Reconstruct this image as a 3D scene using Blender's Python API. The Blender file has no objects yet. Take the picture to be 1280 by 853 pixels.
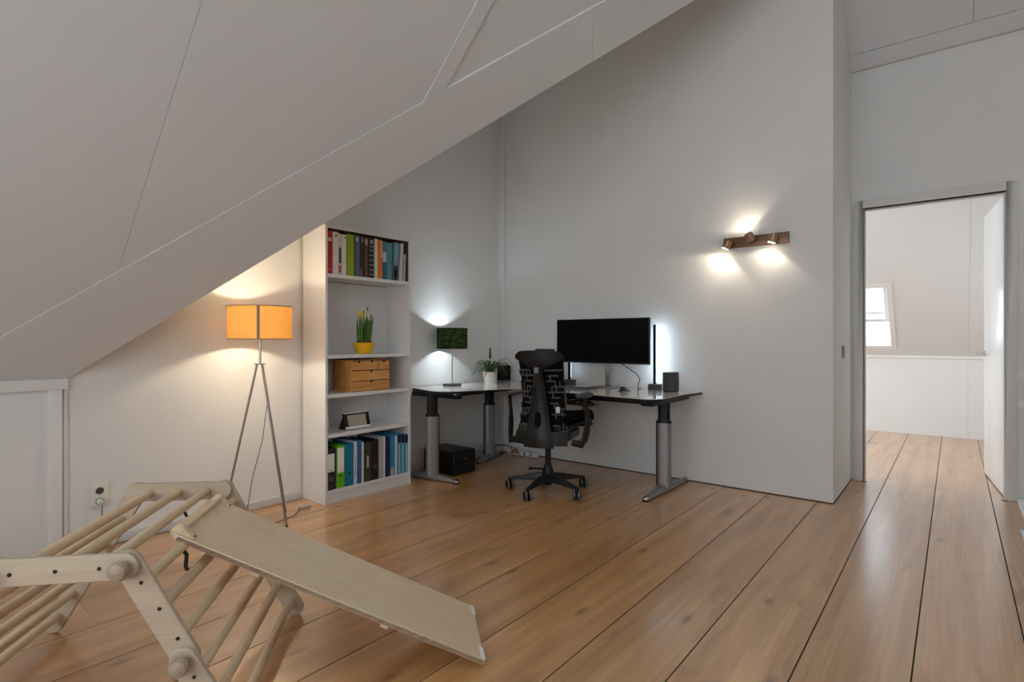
import bpy, bmesh, math, random
from mathutils import Vector, Matrix
random.seed(7)
scene = bpy.context.scene
COL = scene.collection

# ------------------------------------------------------------------ camera
F_PX, CX, CY, CAM_H = 690.0, 640.0, 425.0, 1.19
YAW = math.atan2(553.0, F_PX)
cam_data = bpy.data.cameras.new('camera')
cam = bpy.data.objects.new('camera', cam_data)
COL.objects.link(cam)
cam.location = (0, 0, CAM_H)
cam.rotation_euler = (math.pi / 2, 0, YAW)
cam_data.sensor_width = 36.0
cam_data.lens = F_PX / 1280.0 * 36.0
cam_data.shift_y = -(426.5 - CY) / 1280.0
cam_data.clip_start = 0.02
scene.camera = cam

# ------------------------------------------------------------------ world, exposure
world = bpy.data.worlds.new('sky')
scene.world = world
world.use_nodes = True
bg = world.node_tree.nodes['Background']
bg.inputs['Color'].default_value = (0.88, 0.945, 1.0, 1)
bg.inputs['Strength'].default_value = 2.45
vs = scene.view_settings
vs.view_transform = 'Standard'
vs.look = 'None'
vs.gamma = 1.0
vs.use_curve_mapping = False
vs.exposure = 0.4

# ------------------------------------------------------------------ pixel -> place
SC, SS = math.sin(YAW), math.cos(YAW)
def ray(x, y):
    a = (x - CX) / F_PX
    return Vector((a * SS - SC, a * SC + SS, -(y - CY) / F_PX))
EYE = Vector((0, 0, CAM_H))
def on_z(x, y, z=0.0):
    d = ray(x, y); return EYE + d * ((z - CAM_H) / d.z)
def on_x(x, y, X):
    d = ray(x, y); return EYE + d * (X / d.x)
def on_y(x, y, Y):
    d = ray(x, y); return EYE + d * (Y / d.y)

# ------------------------------------------------------------------ materials
def lin(c):
    return tuple(((v / 255.0) / 12.92 if v / 255.0 <= 0.04045 else ((v / 255.0 + 0.055) / 1.055) ** 2.4) for v in c)
def mat(name, rgb, rough=0.5, metal=0.0, vary=0.06, scale=12.0, stretch=(1, 1, 1), bump=0.0, bscale=None,
        coat=0.0, trans=0.0, spec=None, emit=None, estr=0.0):
    m = bpy.data.materials.new(name); m.use_nodes = True
    nt = m.node_tree; b = nt.nodes['Principled BSDF']
    c = lin(rgb)
    tc = nt.nodes.new('ShaderNodeTexCoord'); mp = nt.nodes.new('ShaderNodeMapping')
    mp.inputs['Scale'].default_value = stretch
    nt.links.new(tc.outputs['Object'], mp.inputs['Vector'])
    nz = nt.nodes.new('ShaderNodeTexNoise'); nz.inputs['Scale'].default_value = scale; nz.inputs['Detail'].default_value = 5
    nt.links.new(mp.outputs['Vector'], nz.inputs['Vector'])
    rp = nt.nodes.new('ShaderNodeValToRGB')
    rp.color_ramp.elements[0].position = 0.3; rp.color_ramp.elements[1].position = 0.7
    rp.color_ramp.elements[0].color = tuple(v * (1 - vary) for v in c) + (1,)
    rp.color_ramp.elements[1].color = tuple(min(1, v * (1 + vary)) for v in c) + (1,)
    nt.links.new(nz.outputs['Fac'], rp.inputs['Fac'])
    nt.links.new(rp.outputs['Color'], b.inputs['Base Color'])
    b.inputs['Roughness'].default_value = rough
    b.inputs['Metallic'].default_value = metal
    b.inputs['Coat Weight'].default_value = coat
    b.inputs['Transmission Weight'].default_value = trans
    if spec is not None: b.inputs['Specular IOR Level'].default_value = spec
    if emit:
        b.inputs['Emission Color'].default_value = tuple(emit) + (1,); b.inputs['Emission Strength'].default_value = estr
    if bump:
        n2 = nt.nodes.new('ShaderNodeTexNoise'); n2.inputs['Scale'].default_value = bscale or scale * 6; n2.inputs['Detail'].default_value = 3
        nt.links.new(mp.outputs['Vector'], n2.inputs['Vector'])
        bp = nt.nodes.new('ShaderNodeBump'); bp.inputs['Strength'].default_value = bump; bp.inputs['Distance'].default_value = 0.002
        nt.links.new(n2.outputs['Fac'], bp.inputs['Height'])
        nt.links.new(bp.outputs['Normal'], b.inputs['Normal'])
    return m

def wood(name, dark, mid, light, rough, axis='Y', grain=1.0, knots=True, fine=None, per_object=True, coat=0.0, spec=0.5, rough_hi=None):
    """long-grained timber, grain along the given object axis"""
    m = bpy.data.materials.new(name); m.use_nodes = True
    nt = m.node_tree; b = nt.nodes['Principled BSDF']; N = nt.nodes.new; L = nt.links.new
    tc = N('ShaderNodeTexCoord'); oi = N('ShaderNodeObjectInfo')
    mul = N('ShaderNodeVectorMath'); mul.operation = 'SCALE'; mul.inputs[0].default_value = (31.7, 17.3, 11.9)
    L(oi.outputs['Random'], mul.inputs['Scale'])
    add = N('ShaderNodeVectorMath'); add.operation = 'ADD'
    L(tc.outputs['Object'], add.inputs[0]); L(mul.outputs[0], add.inputs[1])
    def noise(scl, scale, detail, dist=0.0):
        mp = N('ShaderNodeMapping'); mp.inputs['Scale'].default_value = scl
        L(add.outputs[0], mp.inputs['Vector'])
        n = N('ShaderNodeTexNoise'); n.inputs['Scale'].default_value = scale; n.inputs['Detail'].default_value = detail
        n.inputs['Distortion'].default_value = dist
        L(mp.outputs['Vector'], n.inputs['Vector']); return n
    k = 0.11
    sA = {'X': (k, 1, 1), 'Y': (1, k, 1), 'Z': (1, 1, k)}[axis]
    sB = {'X': (.02, 1, 1), 'Y': (1, .02, 1), 'Z': (1, 1, .02)}[axis]
    sC = {'X': (.35, 1, 1), 'Y': (1, .35, 1), 'Z': (1, 1, .35)}[axis]
    n1 = noise(sA, 9.0 * grain, 8, 1.0); n2 = noise(sB, 90.0 * grain, 4); n3 = noise(sC, 5.0 * grain, 5, .8)
    rp = N('ShaderNodeValToRGB')
    e = rp.color_ramp.elements
    e[0].position = .28; e[0].color = lin(dark) + (1,)
    e[1].position = .72; e[1].color = lin(light) + (1,)
    x = e.new(.5); x.color = lin(mid) + (1,)
    L(n1.outputs['Fac'], rp.inputs['Fac'])
    mx = N('ShaderNodeMix'); mx.data_type = 'RGBA'; mx.blend_type = 'MULTIPLY'; mx.inputs['Factor'].default_value = 1.0
    r2 = N('ShaderNodeValToRGB'); r2.color_ramp.elements[0].color = (.84, .82, .80, 1) if knots else (.93, .92, .91, 1); r2.color_ramp.elements[1].color = (1, 1, 1, 1)
    r2.color_ramp.elements[0].position = .3; r2.color_ramp.elements[1].position = .62
    L(n2.outputs['Fac'], r2.inputs['Fac'])
    L(rp.outputs['Color'], mx.inputs[6]); L(r2.outputs['Color'], mx.inputs[7])
    out = mx.outputs[2]
    if knots:
        r3 = N('ShaderNodeValToRGB'); r3.color_ramp.elements[0].position = .26; r3.color_ramp.elements[1].position = .40
        r3.color_ramp.elements[0].color = (.55, .48, .42, 1); r3.color_ramp.elements[1].color = (1, 1, 1, 1)
        L(n3.outputs['Fac'], r3.inputs['Fac'])
        m3 = N('ShaderNodeMix'); m3.data_type = 'RGBA'; m3.blend_type = 'MULTIPLY'; m3.inputs['Factor'].default_value = .8
        L(out, m3.inputs[6]); L(r3.outputs['Color'], m3.inputs[7]); out = m3.outputs[2]
        # cathedral figure
        mp = N('ShaderNodeMapping'); mp.inputs['Scale'].default_value = (1, .07, 1); L(add.outputs[0], mp.inputs['Vector'])
        wv = N('ShaderNodeTexWave'); wv.wave_type = 'BANDS'; wv.bands_direction = 'X'
        wv.inputs['Scale'].default_value = 2.2; wv.inputs['Distortion'].default_value = 7; wv.inputs['Detail'].default_value = 4; wv.inputs['Detail Scale'].default_value = 1.3
        L(mp.outputs['Vector'], wv.inputs['Vector'])
        r4 = N('ShaderNodeValToRGB'); r4.color_ramp.elements[0].position = .05; r4.color_ramp.elements[1].position = .55
        r4.color_ramp.elements[0].color = (.80, .75, .70, 1); r4.color_ramp.elements[1].color = (1, 1, 1, 1)
        L(wv.outputs['Fac'], r4.inputs['Fac'])
        m4 = N('ShaderNodeMix'); m4.data_type = 'RGBA'; m4.blend_type = 'MULTIPLY'; m4.inputs['Factor'].default_value = .38
        L(out, m4.inputs[6]); L(r4.outputs['Color'], m4.inputs[7]); out = m4.outputs[2]
        # small knots
        mp = N('ShaderNodeMapping'); mp.inputs['Scale'].default_value = (1.9, .8, 1); L(add.outputs[0], mp.inputs['Vector'])
        vo = N('ShaderNodeTexVoronoi'); vo.voronoi_dimensions = '2D'; vo.inputs['Scale'].default_value = 1.0; L(mp.outputs['Vector'], vo.inputs['Vector'])
        r5 = N('ShaderNodeValToRGB'); r5.color_ramp.elements[0].position = .008; r5.color_ramp.elements[1].position = .05
        r5.color_ramp.elements[0].color = (.38, .30, .24, 1); r5.color_ramp.elements[1].color = (1, 1, 1, 1)
        L(vo.outputs['Distance'], r5.inputs['Fac'])
        m5 = N('ShaderNodeMix'); m5.data_type = 'RGBA'; m5.blend_type = 'MULTIPLY'; m5.inputs['Factor'].default_value = .8
        L(out, m5.inputs[6]); L(r5.outputs['Color'], m5.inputs[7]); out = m5.outputs[2]
    if per_object:
        mr = N('ShaderNodeMapRange'); mr.inputs['To Min'].default_value = .94; mr.inputs['To Max'].default_value = 1.05
        L(oi.outputs['Random'], mr.inputs['Value'])
        hs = N('ShaderNodeHueSaturation'); L(mr.outputs['Result'], hs.inputs['Value']); L(out, hs.inputs['Color']); out = hs.outputs['Color']
    L(out, b.inputs['Base Color'])
    b.inputs['Specular IOR Level'].default_value = spec
    rr = N('ShaderNodeMapRange'); rr.inputs['To Min'].default_value = rough; rr.inputs['To Max'].default_value = rough_hi or rough + .12
    L(n1.outputs['Fac'], rr.inputs['Value']); L(rr.outputs['Result'], b.inputs['Roughness'])
    b.inputs['Coat Weight'].default_value = coat; b.inputs['Coat Roughness'].default_value = .22; b.inputs['Coat IOR'].default_value = 1.7 if knots else 1.5
    bp = N('ShaderNodeBump'); bp.inputs['Strength'].default_value = .12; bp.inputs['Distance'].default_value = .002
    L(n2.outputs['Fac'], bp.inputs['Height']); L(bp.outputs['Normal'], b.inputs['Normal'])
    return m

def shade_mat(name, rgb, transl, weave=0.0, wscale=300):
    m = bpy.data.materials.new(name); m.use_nodes = True
    nt = m.node_tree; N = nt.nodes.new; L = nt.links.new
    nt.nodes.remove(nt.nodes['Principled BSDF']); out = nt.nodes['Material Output']
    c = lin(rgb)
    df = N('ShaderNodeBsdfDiffuse'); tr = N('ShaderNodeBsdfTranslucent'); mx = N('ShaderNodeMixShader')
    tc = N('ShaderNodeTexCoord')
    nz = N('ShaderNodeTexNoise'); nz.inputs['Scale'].default_value = wscale; nz.inputs['Detail'].default_value = 2
    mp = N('ShaderNodeMapping'); mp.inputs['Scale'].default_value = (1, 1, .12)
    L(tc.outputs['Object'], mp.inputs['Vector']); L(mp.outputs['Vector'], nz.inputs['Vector'])
    nz2 = N('ShaderNodeTexNoise'); nz2.inputs['Scale'].default_value = wscale; nz2.inputs['Detail'].default_value = 2
    mp2 = N('ShaderNodeMapping'); mp2.inputs['Scale'].default_value = (.12, .12, 1)
    L(tc.outputs['Object'], mp2.inputs['Vector']); L(mp2.outputs['Vector'], nz2.inputs['Vector'])
    mm = N('ShaderNodeMath'); mm.operation = 'MULTIPLY'; L(nz.outputs['Fac'], mm.inputs[0]); L(nz2.outputs['Fac'], mm.inputs[1])
    rp = N('ShaderNodeValToRGB'); rp.color_ramp.elements[0].position = .15; rp.color_ramp.elements[1].position = .38
    rp.color_ramp.elements[0].color = tuple(v * (1 - weave) for v in c) + (1,); rp.color_ramp.elements[1].color = c + (1,)
    L(mm.outputs[0], rp.inputs['Fac'])
    L(rp.outputs['Color'], df.inputs['Color']); L(rp.outputs['Color'], tr.inputs['Color'])
    mx.inputs['Fac'].default_value = transl
    L(df.outputs[0], mx.inputs[1]); L(tr.outputs[0], mx.inputs[2]); L(mx.outputs[0], out.inputs['Surface'])
    return m

M = {}
M['wall'] = mat('wall_paint', (225, 224, 222), .75, vary=.012, scale=3, bump=.10, bscale=260)
M['ceil'] = mat('ceiling_paint', (219, 220, 221), .7, vary=.012, scale=2, bump=.05, bscale=120)
M['trim'] = mat('white_trim_paint', (228, 228, 227), .45, vary=.02, scale=5)
M['grey_trim'] = mat('pale_grey_baseboard', (200, 198, 195), .5, vary=.03, scale=6)
M['frame_paint'] = mat('door_frame_paint', (216, 214, 210), .45, vary=.02, scale=6)
M['door'] = mat('door_lacquer', (232, 233, 233), .25, vary=.01, scale=3, coat=.3)
M['seam'] = mat('dark_joint', (46, 34, 26), .9, vary=.2)
M['floor'] = wood('oak_floor', (176, 124, 73), (195, 144, 89), (208, 160, 105), .34, 'Y', 1.0, True, spec=.6, rough_hi=.46, coat=1.0)
M['climb'] = wood('birch_dowel', (214, 190, 156), (224, 202, 168), (232, 211, 180), .45, 'Y', 2.0, False)
M['ply'] = wood('birch_plywood', (226, 202, 168), (231, 208, 175), (235, 214, 183), .34, 'X', .9, False, coat=.35)
M['rail'] = wood('pale_birch_rail', (186, 168, 146), (196, 179, 157), (206, 190, 169), .45, 'X', 1.6, False)
M['knob'] = wood('turned_knob', (150, 132, 114), (172, 154, 134), (186, 168, 148), .45, 'Z', 1.6, False)
M['plyedge'] = wood('plywood_edge', (130, 108, 86), (156, 132, 108), (180, 156, 130), .6, 'X', 8, False)
M['box'] = wood('pine_box', (196, 132, 66), (214, 152, 84), (226, 170, 102), .5, 'Y', 2.0, False)
M['screw'] = mat('dark_screw', (50, 46, 42), .45, .6)
M['strap'] = mat('dark_strap', (58, 50, 44), .9)
M['felt'] = mat('white_felt', (236, 234, 228), .9)
M['white'] = mat('white_melamine', (224, 223, 222), .4, vary=.02, scale=4)
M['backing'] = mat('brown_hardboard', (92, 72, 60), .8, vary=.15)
M['steel'] = mat('brushed_steel', (150, 140, 130), .32, .9, vary=.08, scale=30, stretch=(1, 1, .1))
M['chrome'] = mat('satin_chrome', (190, 188, 184), .25, .95)
M['silver'] = mat('silver_lacquer', (140, 139, 140), .4, .5, vary=.05)
M['black'] = mat('black_plastic', (18, 18, 19), .42, vary=.1, spec=.3)
M['black_m'] = mat('black_metal', (13, 13, 14), .38, .0, spec=.3)
M['gloss'] = mat('black_gloss_screen', (4, 4, 5), .35, vary=.1, spec=.12)
M['dgrey'] = mat('dark_grey_plastic', (66, 65, 66), .45)
M['mgrey'] = mat('mid_grey_plastic', (128, 128, 130), .45)
M['fabric'] = mat('black_mesh_fabric', (10, 10, 12), .85, vary=.3, scale=200, spec=.15)
M['graph'] = mat('graphite_plastic', (28, 27, 26), .38, vary=.08, spec=.35)
M['rib'] = mat('rib_plastic', (84, 82, 82), .4, vary=.1)
M['desk'] = mat('warm_grey_laminate', (204, 194, 186), .16, vary=.04, scale=5, coat=.4)
M['pot'] = mat('white_ceramic', (226, 222, 212), .3, vary=.03)
M['ypot'] = mat('yellow_ceramic', (246, 184, 20), .3, vary=.05)
M['soil'] = mat('potting_soil', (62, 44, 32), .95, vary=.4, scale=60)
M['bulb'] = mat('brown_bulb', (104, 62, 40), .7, vary=.3, scale=40)
M['leaf'] = mat('green_leaf', (84, 124, 48), .5, vary=.35, scale=25)
M['leafd'] = mat('dark_green_leaf', (66, 92, 50), .45, vary=.35, scale=30)
M['petal'] = mat('yellow_petal', (244, 206, 40), .6, vary=.12)
M['bronze'] = mat('bronze_metal', (160, 128, 102), .35, .6, vary=.1)
M['bronzed'] = mat('dark_bronze_plate', (124, 94, 72), .38, .6, vary=.12, scale=30, stretch=(.1, 1, 1))
M['wcable'] = mat('white_cable', (226, 226, 226), .5)
M['bcable'] = mat('black_cable', (26, 26, 28), .5)
M['outlet'] = mat('outlet_plastic', (226, 222, 216), .35)
M['hole'] = mat('socket_recess', (70, 66, 62), .5)
M['orange'] = mat('copper_orange_plastic', (168, 112, 76), .5)
M['plast'] = mat('clear_plastic', (216, 206, 196), .15, trans=.5)
M['lshade'] = shade_mat('cream_lamp_shade', (255, 221, 146), .40, .05, 120)
M['gshade'] = shade_mat('dark_green_lamp_shade', (92, 104, 70), .60, .8, 110)
M['band'] = mat('grey_shade_seam', (150, 136, 116), .8)
M['glass'] = None

g = bpy.data.materials.new('window_glass'); g.use_nodes = True
gn = g.node_tree; gn.nodes.remove(gn.nodes['Principled BSDF'])
a_ = gn.nodes.new('ShaderNodeBsdfTransparent'); b_ = gn.nodes.new('ShaderNodeBsdfGlossy'); c_ = gn.nodes.new('ShaderNodeMixShader')
a_.inputs['Color'].default_value = (.93, .97, 1, 1); b_.inputs['Roughness'].default_value = .03; c_.inputs['Fac'].default_value = .07
gn.links.new(a_.outputs[0], c_.inputs[1]); gn.links.new(b_.outputs[0], c_.inputs[2]); gn.links.new(c_.outputs[0], gn.nodes['Material Output'].inputs['Surface'])
M['glass'] = g
def book_mat(rgb, rough=.5):
    key = 'cover_%d_%d_%d' % rgb
    if key not in M: M[key] = mat(key, rgb, rough, vary=.05, scale=20)
    return M[key]

# ------------------------------------------------------------------ mesh builder
class MB:
    def __init__(s): s.v = []; s.f = []
    def add(s, vs_, fs):
        o = len(s.v); s.v += [Vector(p) for p in vs_]; s.f += [tuple(i + o for i in f) for f in fs]; return s
    def box(s, x0, x1, y0, y1, z0, z1):
        return s.add([(x0, y0, z0), (x1, y0, z0), (x1, y1, z0), (x0, y1, z0), (x0, y0, z1), (x1, y0, z1), (x1, y1, z1), (x0, y1, z1)],
                     [(3, 2, 1, 0), (4, 5, 6, 7), (0, 1, 5, 4), (1, 2, 6, 5), (2, 3, 7, 6), (3, 0, 4, 7)])
    def obox(s, c, ax, h):
        c = Vector(c); X, Y, Z = [Vector(a).normalized() * q for a, q in zip(ax, h)]
        P = [c + X * i + Y * j + Z * k for k in (-1, 1) for j in (-1, 1) for i in (-1, 1)]
        return s.add(P, [(0, 2, 3, 1), (4, 5, 7, 6), (0, 1, 5, 4), (1, 3, 7, 5), (3, 2, 6, 7), (2, 0, 4, 6)])
    def prism(s, poly, vec):
        n = len(poly); vec = Vector(vec); P = [Vector(p) for p in poly]; Q = [p + vec for p in P]
        return s.add(P + Q, [tuple(reversed(range(n))), tuple(range(n, 2 * n))] + [(i, (i + 1) % n, (i + 1) % n + n, i + n) for i in range(n)])
    def tube(s, pts, r, seg=10, caps=True, flat=None):
        pts = [Vector(p) for p in pts]; n = len(pts)
        rs = r if isinstance(r, (list, tuple)) else [r] * n
        rings = []; up = None
        for i, p in enumerate(pts):
            t = (pts[min(i + 1, n - 1)] - pts[max(i - 1, 0)]).normalized()
            if up is None:
                up = Vector((0, 0, 1)) if abs(t.z) < .9 else Vector((1, 0, 0))
            u = (up - t * up.dot(t)).normalized(); w = t.cross(u); up = u
            fu, fw = flat if flat else (1, 1)
            rings.append([p + (u * math.cos(a) * fu + w * math.sin(a) * fw) * rs[i] for a in [2 * math.pi * k / seg for k in range(seg)]])
        V = [q for R in rings for q in R]; Fs = []
        for i in range(n - 1):
            for k in range(seg):
                Fs.append((i * seg + k, i * seg + (k + 1) % seg, (i + 1) * seg + (k + 1) % seg, (i + 1) * seg + k))
        if caps: Fs += [tuple(reversed(range(seg))), tuple(range((n - 1) * seg, n * seg))]
        return s.add(V, Fs)
    def cyl(s, p0, p1, r0, r1=None, seg=20): return s.tube([p0, p1], [r0, r0 if r1 is None else r1], seg)
    def lathe(s, prof, c, seg=32, close=False):
        c = Vector(c); V = []; Fs = []; n = len(prof)
        for r, z in prof:
            for k in range(seg):
                a = 2 * math.pi * k / seg; V.append(c + Vector((r * math.cos(a), r * math.sin(a), z)))
        m = n if close else n - 1
        for i in range(m):
            for k in range(seg):
                j = (i + 1) % n
                Fs.append((i * seg + k, i * seg + (k + 1) % seg, j * seg + (k + 1) % seg, j * seg + k))
        if not close:
            if prof[0][0] > 1e-5: Fs.append(tuple(reversed(range(seg))))
            if prof[-1][0] > 1e-5: Fs.append(tuple(range((n - 1) * seg, n * seg)))
        return s.add(V, Fs)
    def ball(s, c, r, seg=14, rings=8, ax=None):
        c = Vector(c); rx, ry, rz = r if isinstance(r, (tuple, list)) else (r, r, r)
        A = ax or [Vector((1, 0, 0)), Vector((0, 1, 0)), Vector((0, 0, 1))]
        V = []; Fs = []
        for i in range(rings + 1):
            th = math.pi * i / rings
            for k in range(seg):
                a = 2 * math.pi * k / seg
                V.append(c + A[0] * (rx * math.sin(th) * math.cos(a)) + A[1] * (ry * math.sin(th) * math.sin(a)) + A[2] * (rz * math.cos(th)))
        for i in range(rings):
            for k in range(seg): Fs.append((i * seg + k, (i + 1) * seg + k, (i + 1) * seg + (k + 1) % seg, i * seg + (k + 1) % seg))
        return s.add(V, Fs)
    def sheet(s, grid, th, normal_fn=None):
        """grid[i][j] of points -> thin solid along the local normals"""
        R, C = len(grid), len(grid[0]); G = [[Vector(p) for p in row] for row in grid]
        def nrm(i, j):
            a = G[min(i + 1, R - 1)][j] - G[max(i - 1, 0)][j]; b = G[i][min(j + 1, C - 1)] - G[i][max(j - 1, 0)]
            return a.cross(b).normalized()
        B = [[G[i][j] + nrm(i, j) * th for j in range(C)] for i in range(R)]
        V = [p for r_ in G for p in r_] + [p for r_ in B for p in r_]; o = R * C; Fs = []
        for i in range(R - 1):
            for j in range(C - 1):
                q = (i * C + j, i * C + j + 1, (i + 1) * C + j + 1, (i + 1) * C + j)
                Fs.append(tuple(reversed(q))); Fs.append(tuple(x + o for x in q))
        ed = [(i * C, (i + 1) * C) for i in range(R - 1)] + [((i + 1) * C + C - 1, i * C + C - 1) for i in range(R - 1)] + \
             [(j + 1, j) for j in range(C - 1)] + [((R - 1) * C + j, (R - 1) * C + j + 1) for j in range(C - 1)]
        Fs += [(a, b, b + o, a + o) for a, b in ed]
        return s.add(V, Fs)
    def build(s, name, material, parent=None, org=None, smooth=False, bevel=0.0, bseg=2, local=False):
        if parent is not None: org = ORG.get(parent.name, Vector((0, 0, 0)))
        org = Vector(org) if org is not None else Vector((0, 0, 0))
        off = Vector((0, 0, 0)) if local else org
        me = bpy.data.meshes.new(name)
        bm = bmesh.new()
        bv = [bm.verts.new(p - off) for p in s.v]
        for f in s.f:
            try: bm.faces.new([bv[i] for i in f])
            except ValueError: pass
        if bevel or not smooth:
            pass
        bmesh.ops.remove_doubles(bm, verts=bm.verts, dist=1e-5)
        bmesh.ops.recalc_face_normals(bm, faces=bm.faces)
        if bevel:
            es = [e for e in bm.edges if len(e.link_faces) == 2 and e.calc_face_angle(0) > .6]
            bmesh.ops.bevel(bm, geom=es, offset=bevel, segments=bseg, affect='EDGES', profile=.6, clamp_overlap=True)
        bm.to_mesh(me); bm.free()
        me.materials.append(material)
        if smooth or bevel:
            me.shade_smooth(); me.set_sharp_from_angle(angle=math.radians(38))
        o = bpy.data.objects.new(name, me); COL.objects.link(o)
        if parent is not None: o.parent = parent
        else: o.location = org
        ORG[o.name] = org
        return o
ORG = {}
def tag(o, label, cat, group=None):
    o['label'] = label; o['category'] = cat
    if group: o['group'] = group
    return o
def thing(name, label, cat, loc, rotz=0.0, group=None):
    o = bpy.data.objects.new(name, None); COL.objects.link(o)
    o.location = loc; o.rotation_euler = (0, 0, rotz); o.empty_display_size = .05
    ORG[o.name] = Vector(loc)
    return tag(o, label, cat, group)
def struct(o):
    o['kind'] = 'structure'; return o
def struct_empty(name, loc):
    o = bpy.data.objects.new(name, None); COL.objects.link(o); o.location = loc; o.empty_display_size = .05
    ORG[o.name] = Vector(loc); return struct(o)
def copy_tree(o, parent=None):
    c = o.copy(); COL.objects.link(c)
    if parent is not None: c.parent = parent
    ORG[c.name] = ORG.get(o.name, Vector((0, 0, 0)))
    for ch in list(o.children): copy_tree(ch, c)
    return c
def lamp_light(name, kind, loc, power, color, parent=None, **kw):
    d = bpy.data.lights.new(name, kind); d.energy = power; d.color = color
    for k, v in kw.items(): setattr(d, k, v)
    o = bpy.data.objects.new(name, d); COL.objects.link(o)
    if parent is not None:
        o.parent = parent; o.location = Vector(loc) - ORG[parent.name]
    else: o.location = loc
    return o
def arc(c, r, a0, a1, n): return [(c[0] + r * math.cos(a0 + (a1 - a0) * i / n), c[1] + r * math.sin(a0 + (a1 - a0) * i / n)) for i in range(n + 1)]

# ================================================================== SETTING
XL, YD, XN, YR, YF = -3.83, 4.57, -0.685, 5.48, 8.60     # lamp wall, desk wall, wall end, door wall, far wall
ZK = on_x(83, 474, XL).z; YK = on_x(83, 474, XL).y           # head of the knee wall and where it stops

# floor: every plank its own board with open joints over a dark bed
fl = struct(MB().box(XL - .1, 2.3, -1.9, YF + .1, -.10, -.0016).build('floor', M['seam'], org=(0, 0, 0)))
PW = 1 / 3.0
pm = {}
k = 0
for i in range(-8, 15):
    x1 = .215 - PW * i + PW; x0 = x1 - PW
    if x0 > 2.25 or x1 < XL - .02: continue
    x0 = max(x0, XL - .05)
    y = -1.9 - random.uniform(0, 4.0)
    yend = YF + .03 if x1 > -2.6 else YD + .06
    while y < yend:
        L_ = random.choice([4.6, 5.2, 5.8])
        a, b = max(y, -1.9), min(y + L_, yend)
        if b - a > .08:
            gx = .0027
            key = (round(x1 - x0, 3), round(b - a, 3))
            w_, l_ = (x1 - x0) / 2 - gx, (b - a) / 2 - .0002
            p = MB().box(-w_, w_, -l_, l_, -.005, 0).build('plank', M['floor'], bevel=.0006, bseg=1, org=(0, 0, 0))
            p.parent = fl; p.location = ((x0 + x1) / 2, (a + b) / 2, 0)
        y += L_

# lamp wall (gable side), desk wall, wall end, door wall
GS = .886                                                     # rise of the cross roof along the lamp wall
ztop = ZK + GS * (YD - YK)
struct(MB().prism([(XL, -1.9, 0), (XL, YD + .1, 0), (XL, YD + .1, ztop + .1), (XL, YK, ZK + .005), (XL, -1.9, ZK + .005)], (-.1, 0, 0)).build('wall_left', M['wall'], org=(0, 0, 0)))
struct(MB().box(XL, XN, YD, YD + .1, 0, ztop + .12).build('wall_back', M['wall'], org=(0, 0, 0)))
struct(MB().box(XN - .1, XN, YD + .1, YR, 0, ztop + .3).build('wall_side', M['wall'], org=(0, 0, 0)))
DX0, DX1, DZ = -.602, .30, 2.297
ZS = 3.46
wd = MB(); wd.box(XN - .1, DX0, YR, YR + .1, 0, ZS); wd.box(DX1, 2.3, YR, YR + .1, 0, ZS); wd.box(DX0, DX1, YR, YR + .1, DZ, ZS)
struct(wd.build('wall_door', M['wall'], org=(0, 0, 0)))
# slim boxed pipe casing in the corner
struct(MB().box(XL, XL + .085, YD - .03, YD, 0, ztop).build('trim_1', M['wall'], org=(0, 0, 0), bevel=.003))
# baseboard along the lamp wall; dark strips stand in for the shadow joint along desk wall and wall end
struct(MB().box(XL, XL + .016, YK + .01, YD - .03, .002, .055).build('baseboard_left', M['grey_trim'], org=(0, 0, 0), bevel=.003))
struct(MB().box(XL + .09, XN + .004, YD - .004, YD, .0, .007).build('shadow_joint_back', M['seam'], org=(0, 0, 0)))
struct(MB().box(XN, XN + .004, YD, YR, .0, .007).build('shadow_joint_side', M['seam'], org=(0, 0, 0)))

# knee wall panelling
kn = struct_empty('wall_knee', (XL, 0, 0))
MB().box(XL, XL + .012, -1.9, YK - .075, .0, ZK - .055).build('panel', M['trim'], kn, bevel=.002)
MB().box(XL, XL + .026, YK - .085, YK - .022, .0, ZK - .055).build('stile', M['trim'], kn, bevel=.003)
MB().box(XL, XL + .012, YK - .016, YK + .004, .0, ZK - .055).build('stile', M['wall'], kn, bevel=.003)
MB().box(XL, XL + .032, -1.9, YK, ZK - .055, ZK + .004).build('top_rail', M['trim'], kn, bevel=.003)

# sloping ceiling above the knee wall: boarded panels, a cover strip and the valley board
MS = 1.0
def roof(x, y, d=0.0):
    r = ray(x, y); zk = ZK - d * math.sqrt(2)
    t = (zk - CAM_H - MS * XL) / (r.z - MS * r.x); return EYE + r * t
def R3(x, y, d=0.0): return Vector((x, y, ZK + MS * (x - XL))) + Vector((d, 0, -d)) / math.sqrt(2)
A0 = Vector((XL, YK)); A1p = roof(868, 0); A1 = Vector((A1p.x, A1p.y))
b0, b1 = roof(0, 421.5), roof(757, 0); B0 = Vector((b0.x, b0.y)); B1 = Vector((b1.x, b1.y))
def A_at(x): return A0.y + (A1.y - A0.y) * (x - A0.x) / (A1.x - A0.x)
def B_at(x): return B0.y + (B1.y - B0.y) * (x - B0.x) / (B1.x - B0.x)
def B_x(y): return B0.x + (B1.x - B0.x) * (y - B0.y) / (B1.y - B0.y)
XT = -.30
UP = Vector((-1, 0, 1)) / math.sqrt(2)
cl = struct(MB().prism([R3(XL, -1.9, -.012), R3(XL, A_at(XL), -.012), R3(XT, A_at(XT), -.012), R3(XT, -1.9, -.012)], UP * .12).build('ceiling', M['ceil'], org=(0, 0, 0)))
YS1 = .925; YS2a, YS2b = 2.075, 2.165
yb = B_at(XL)
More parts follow.
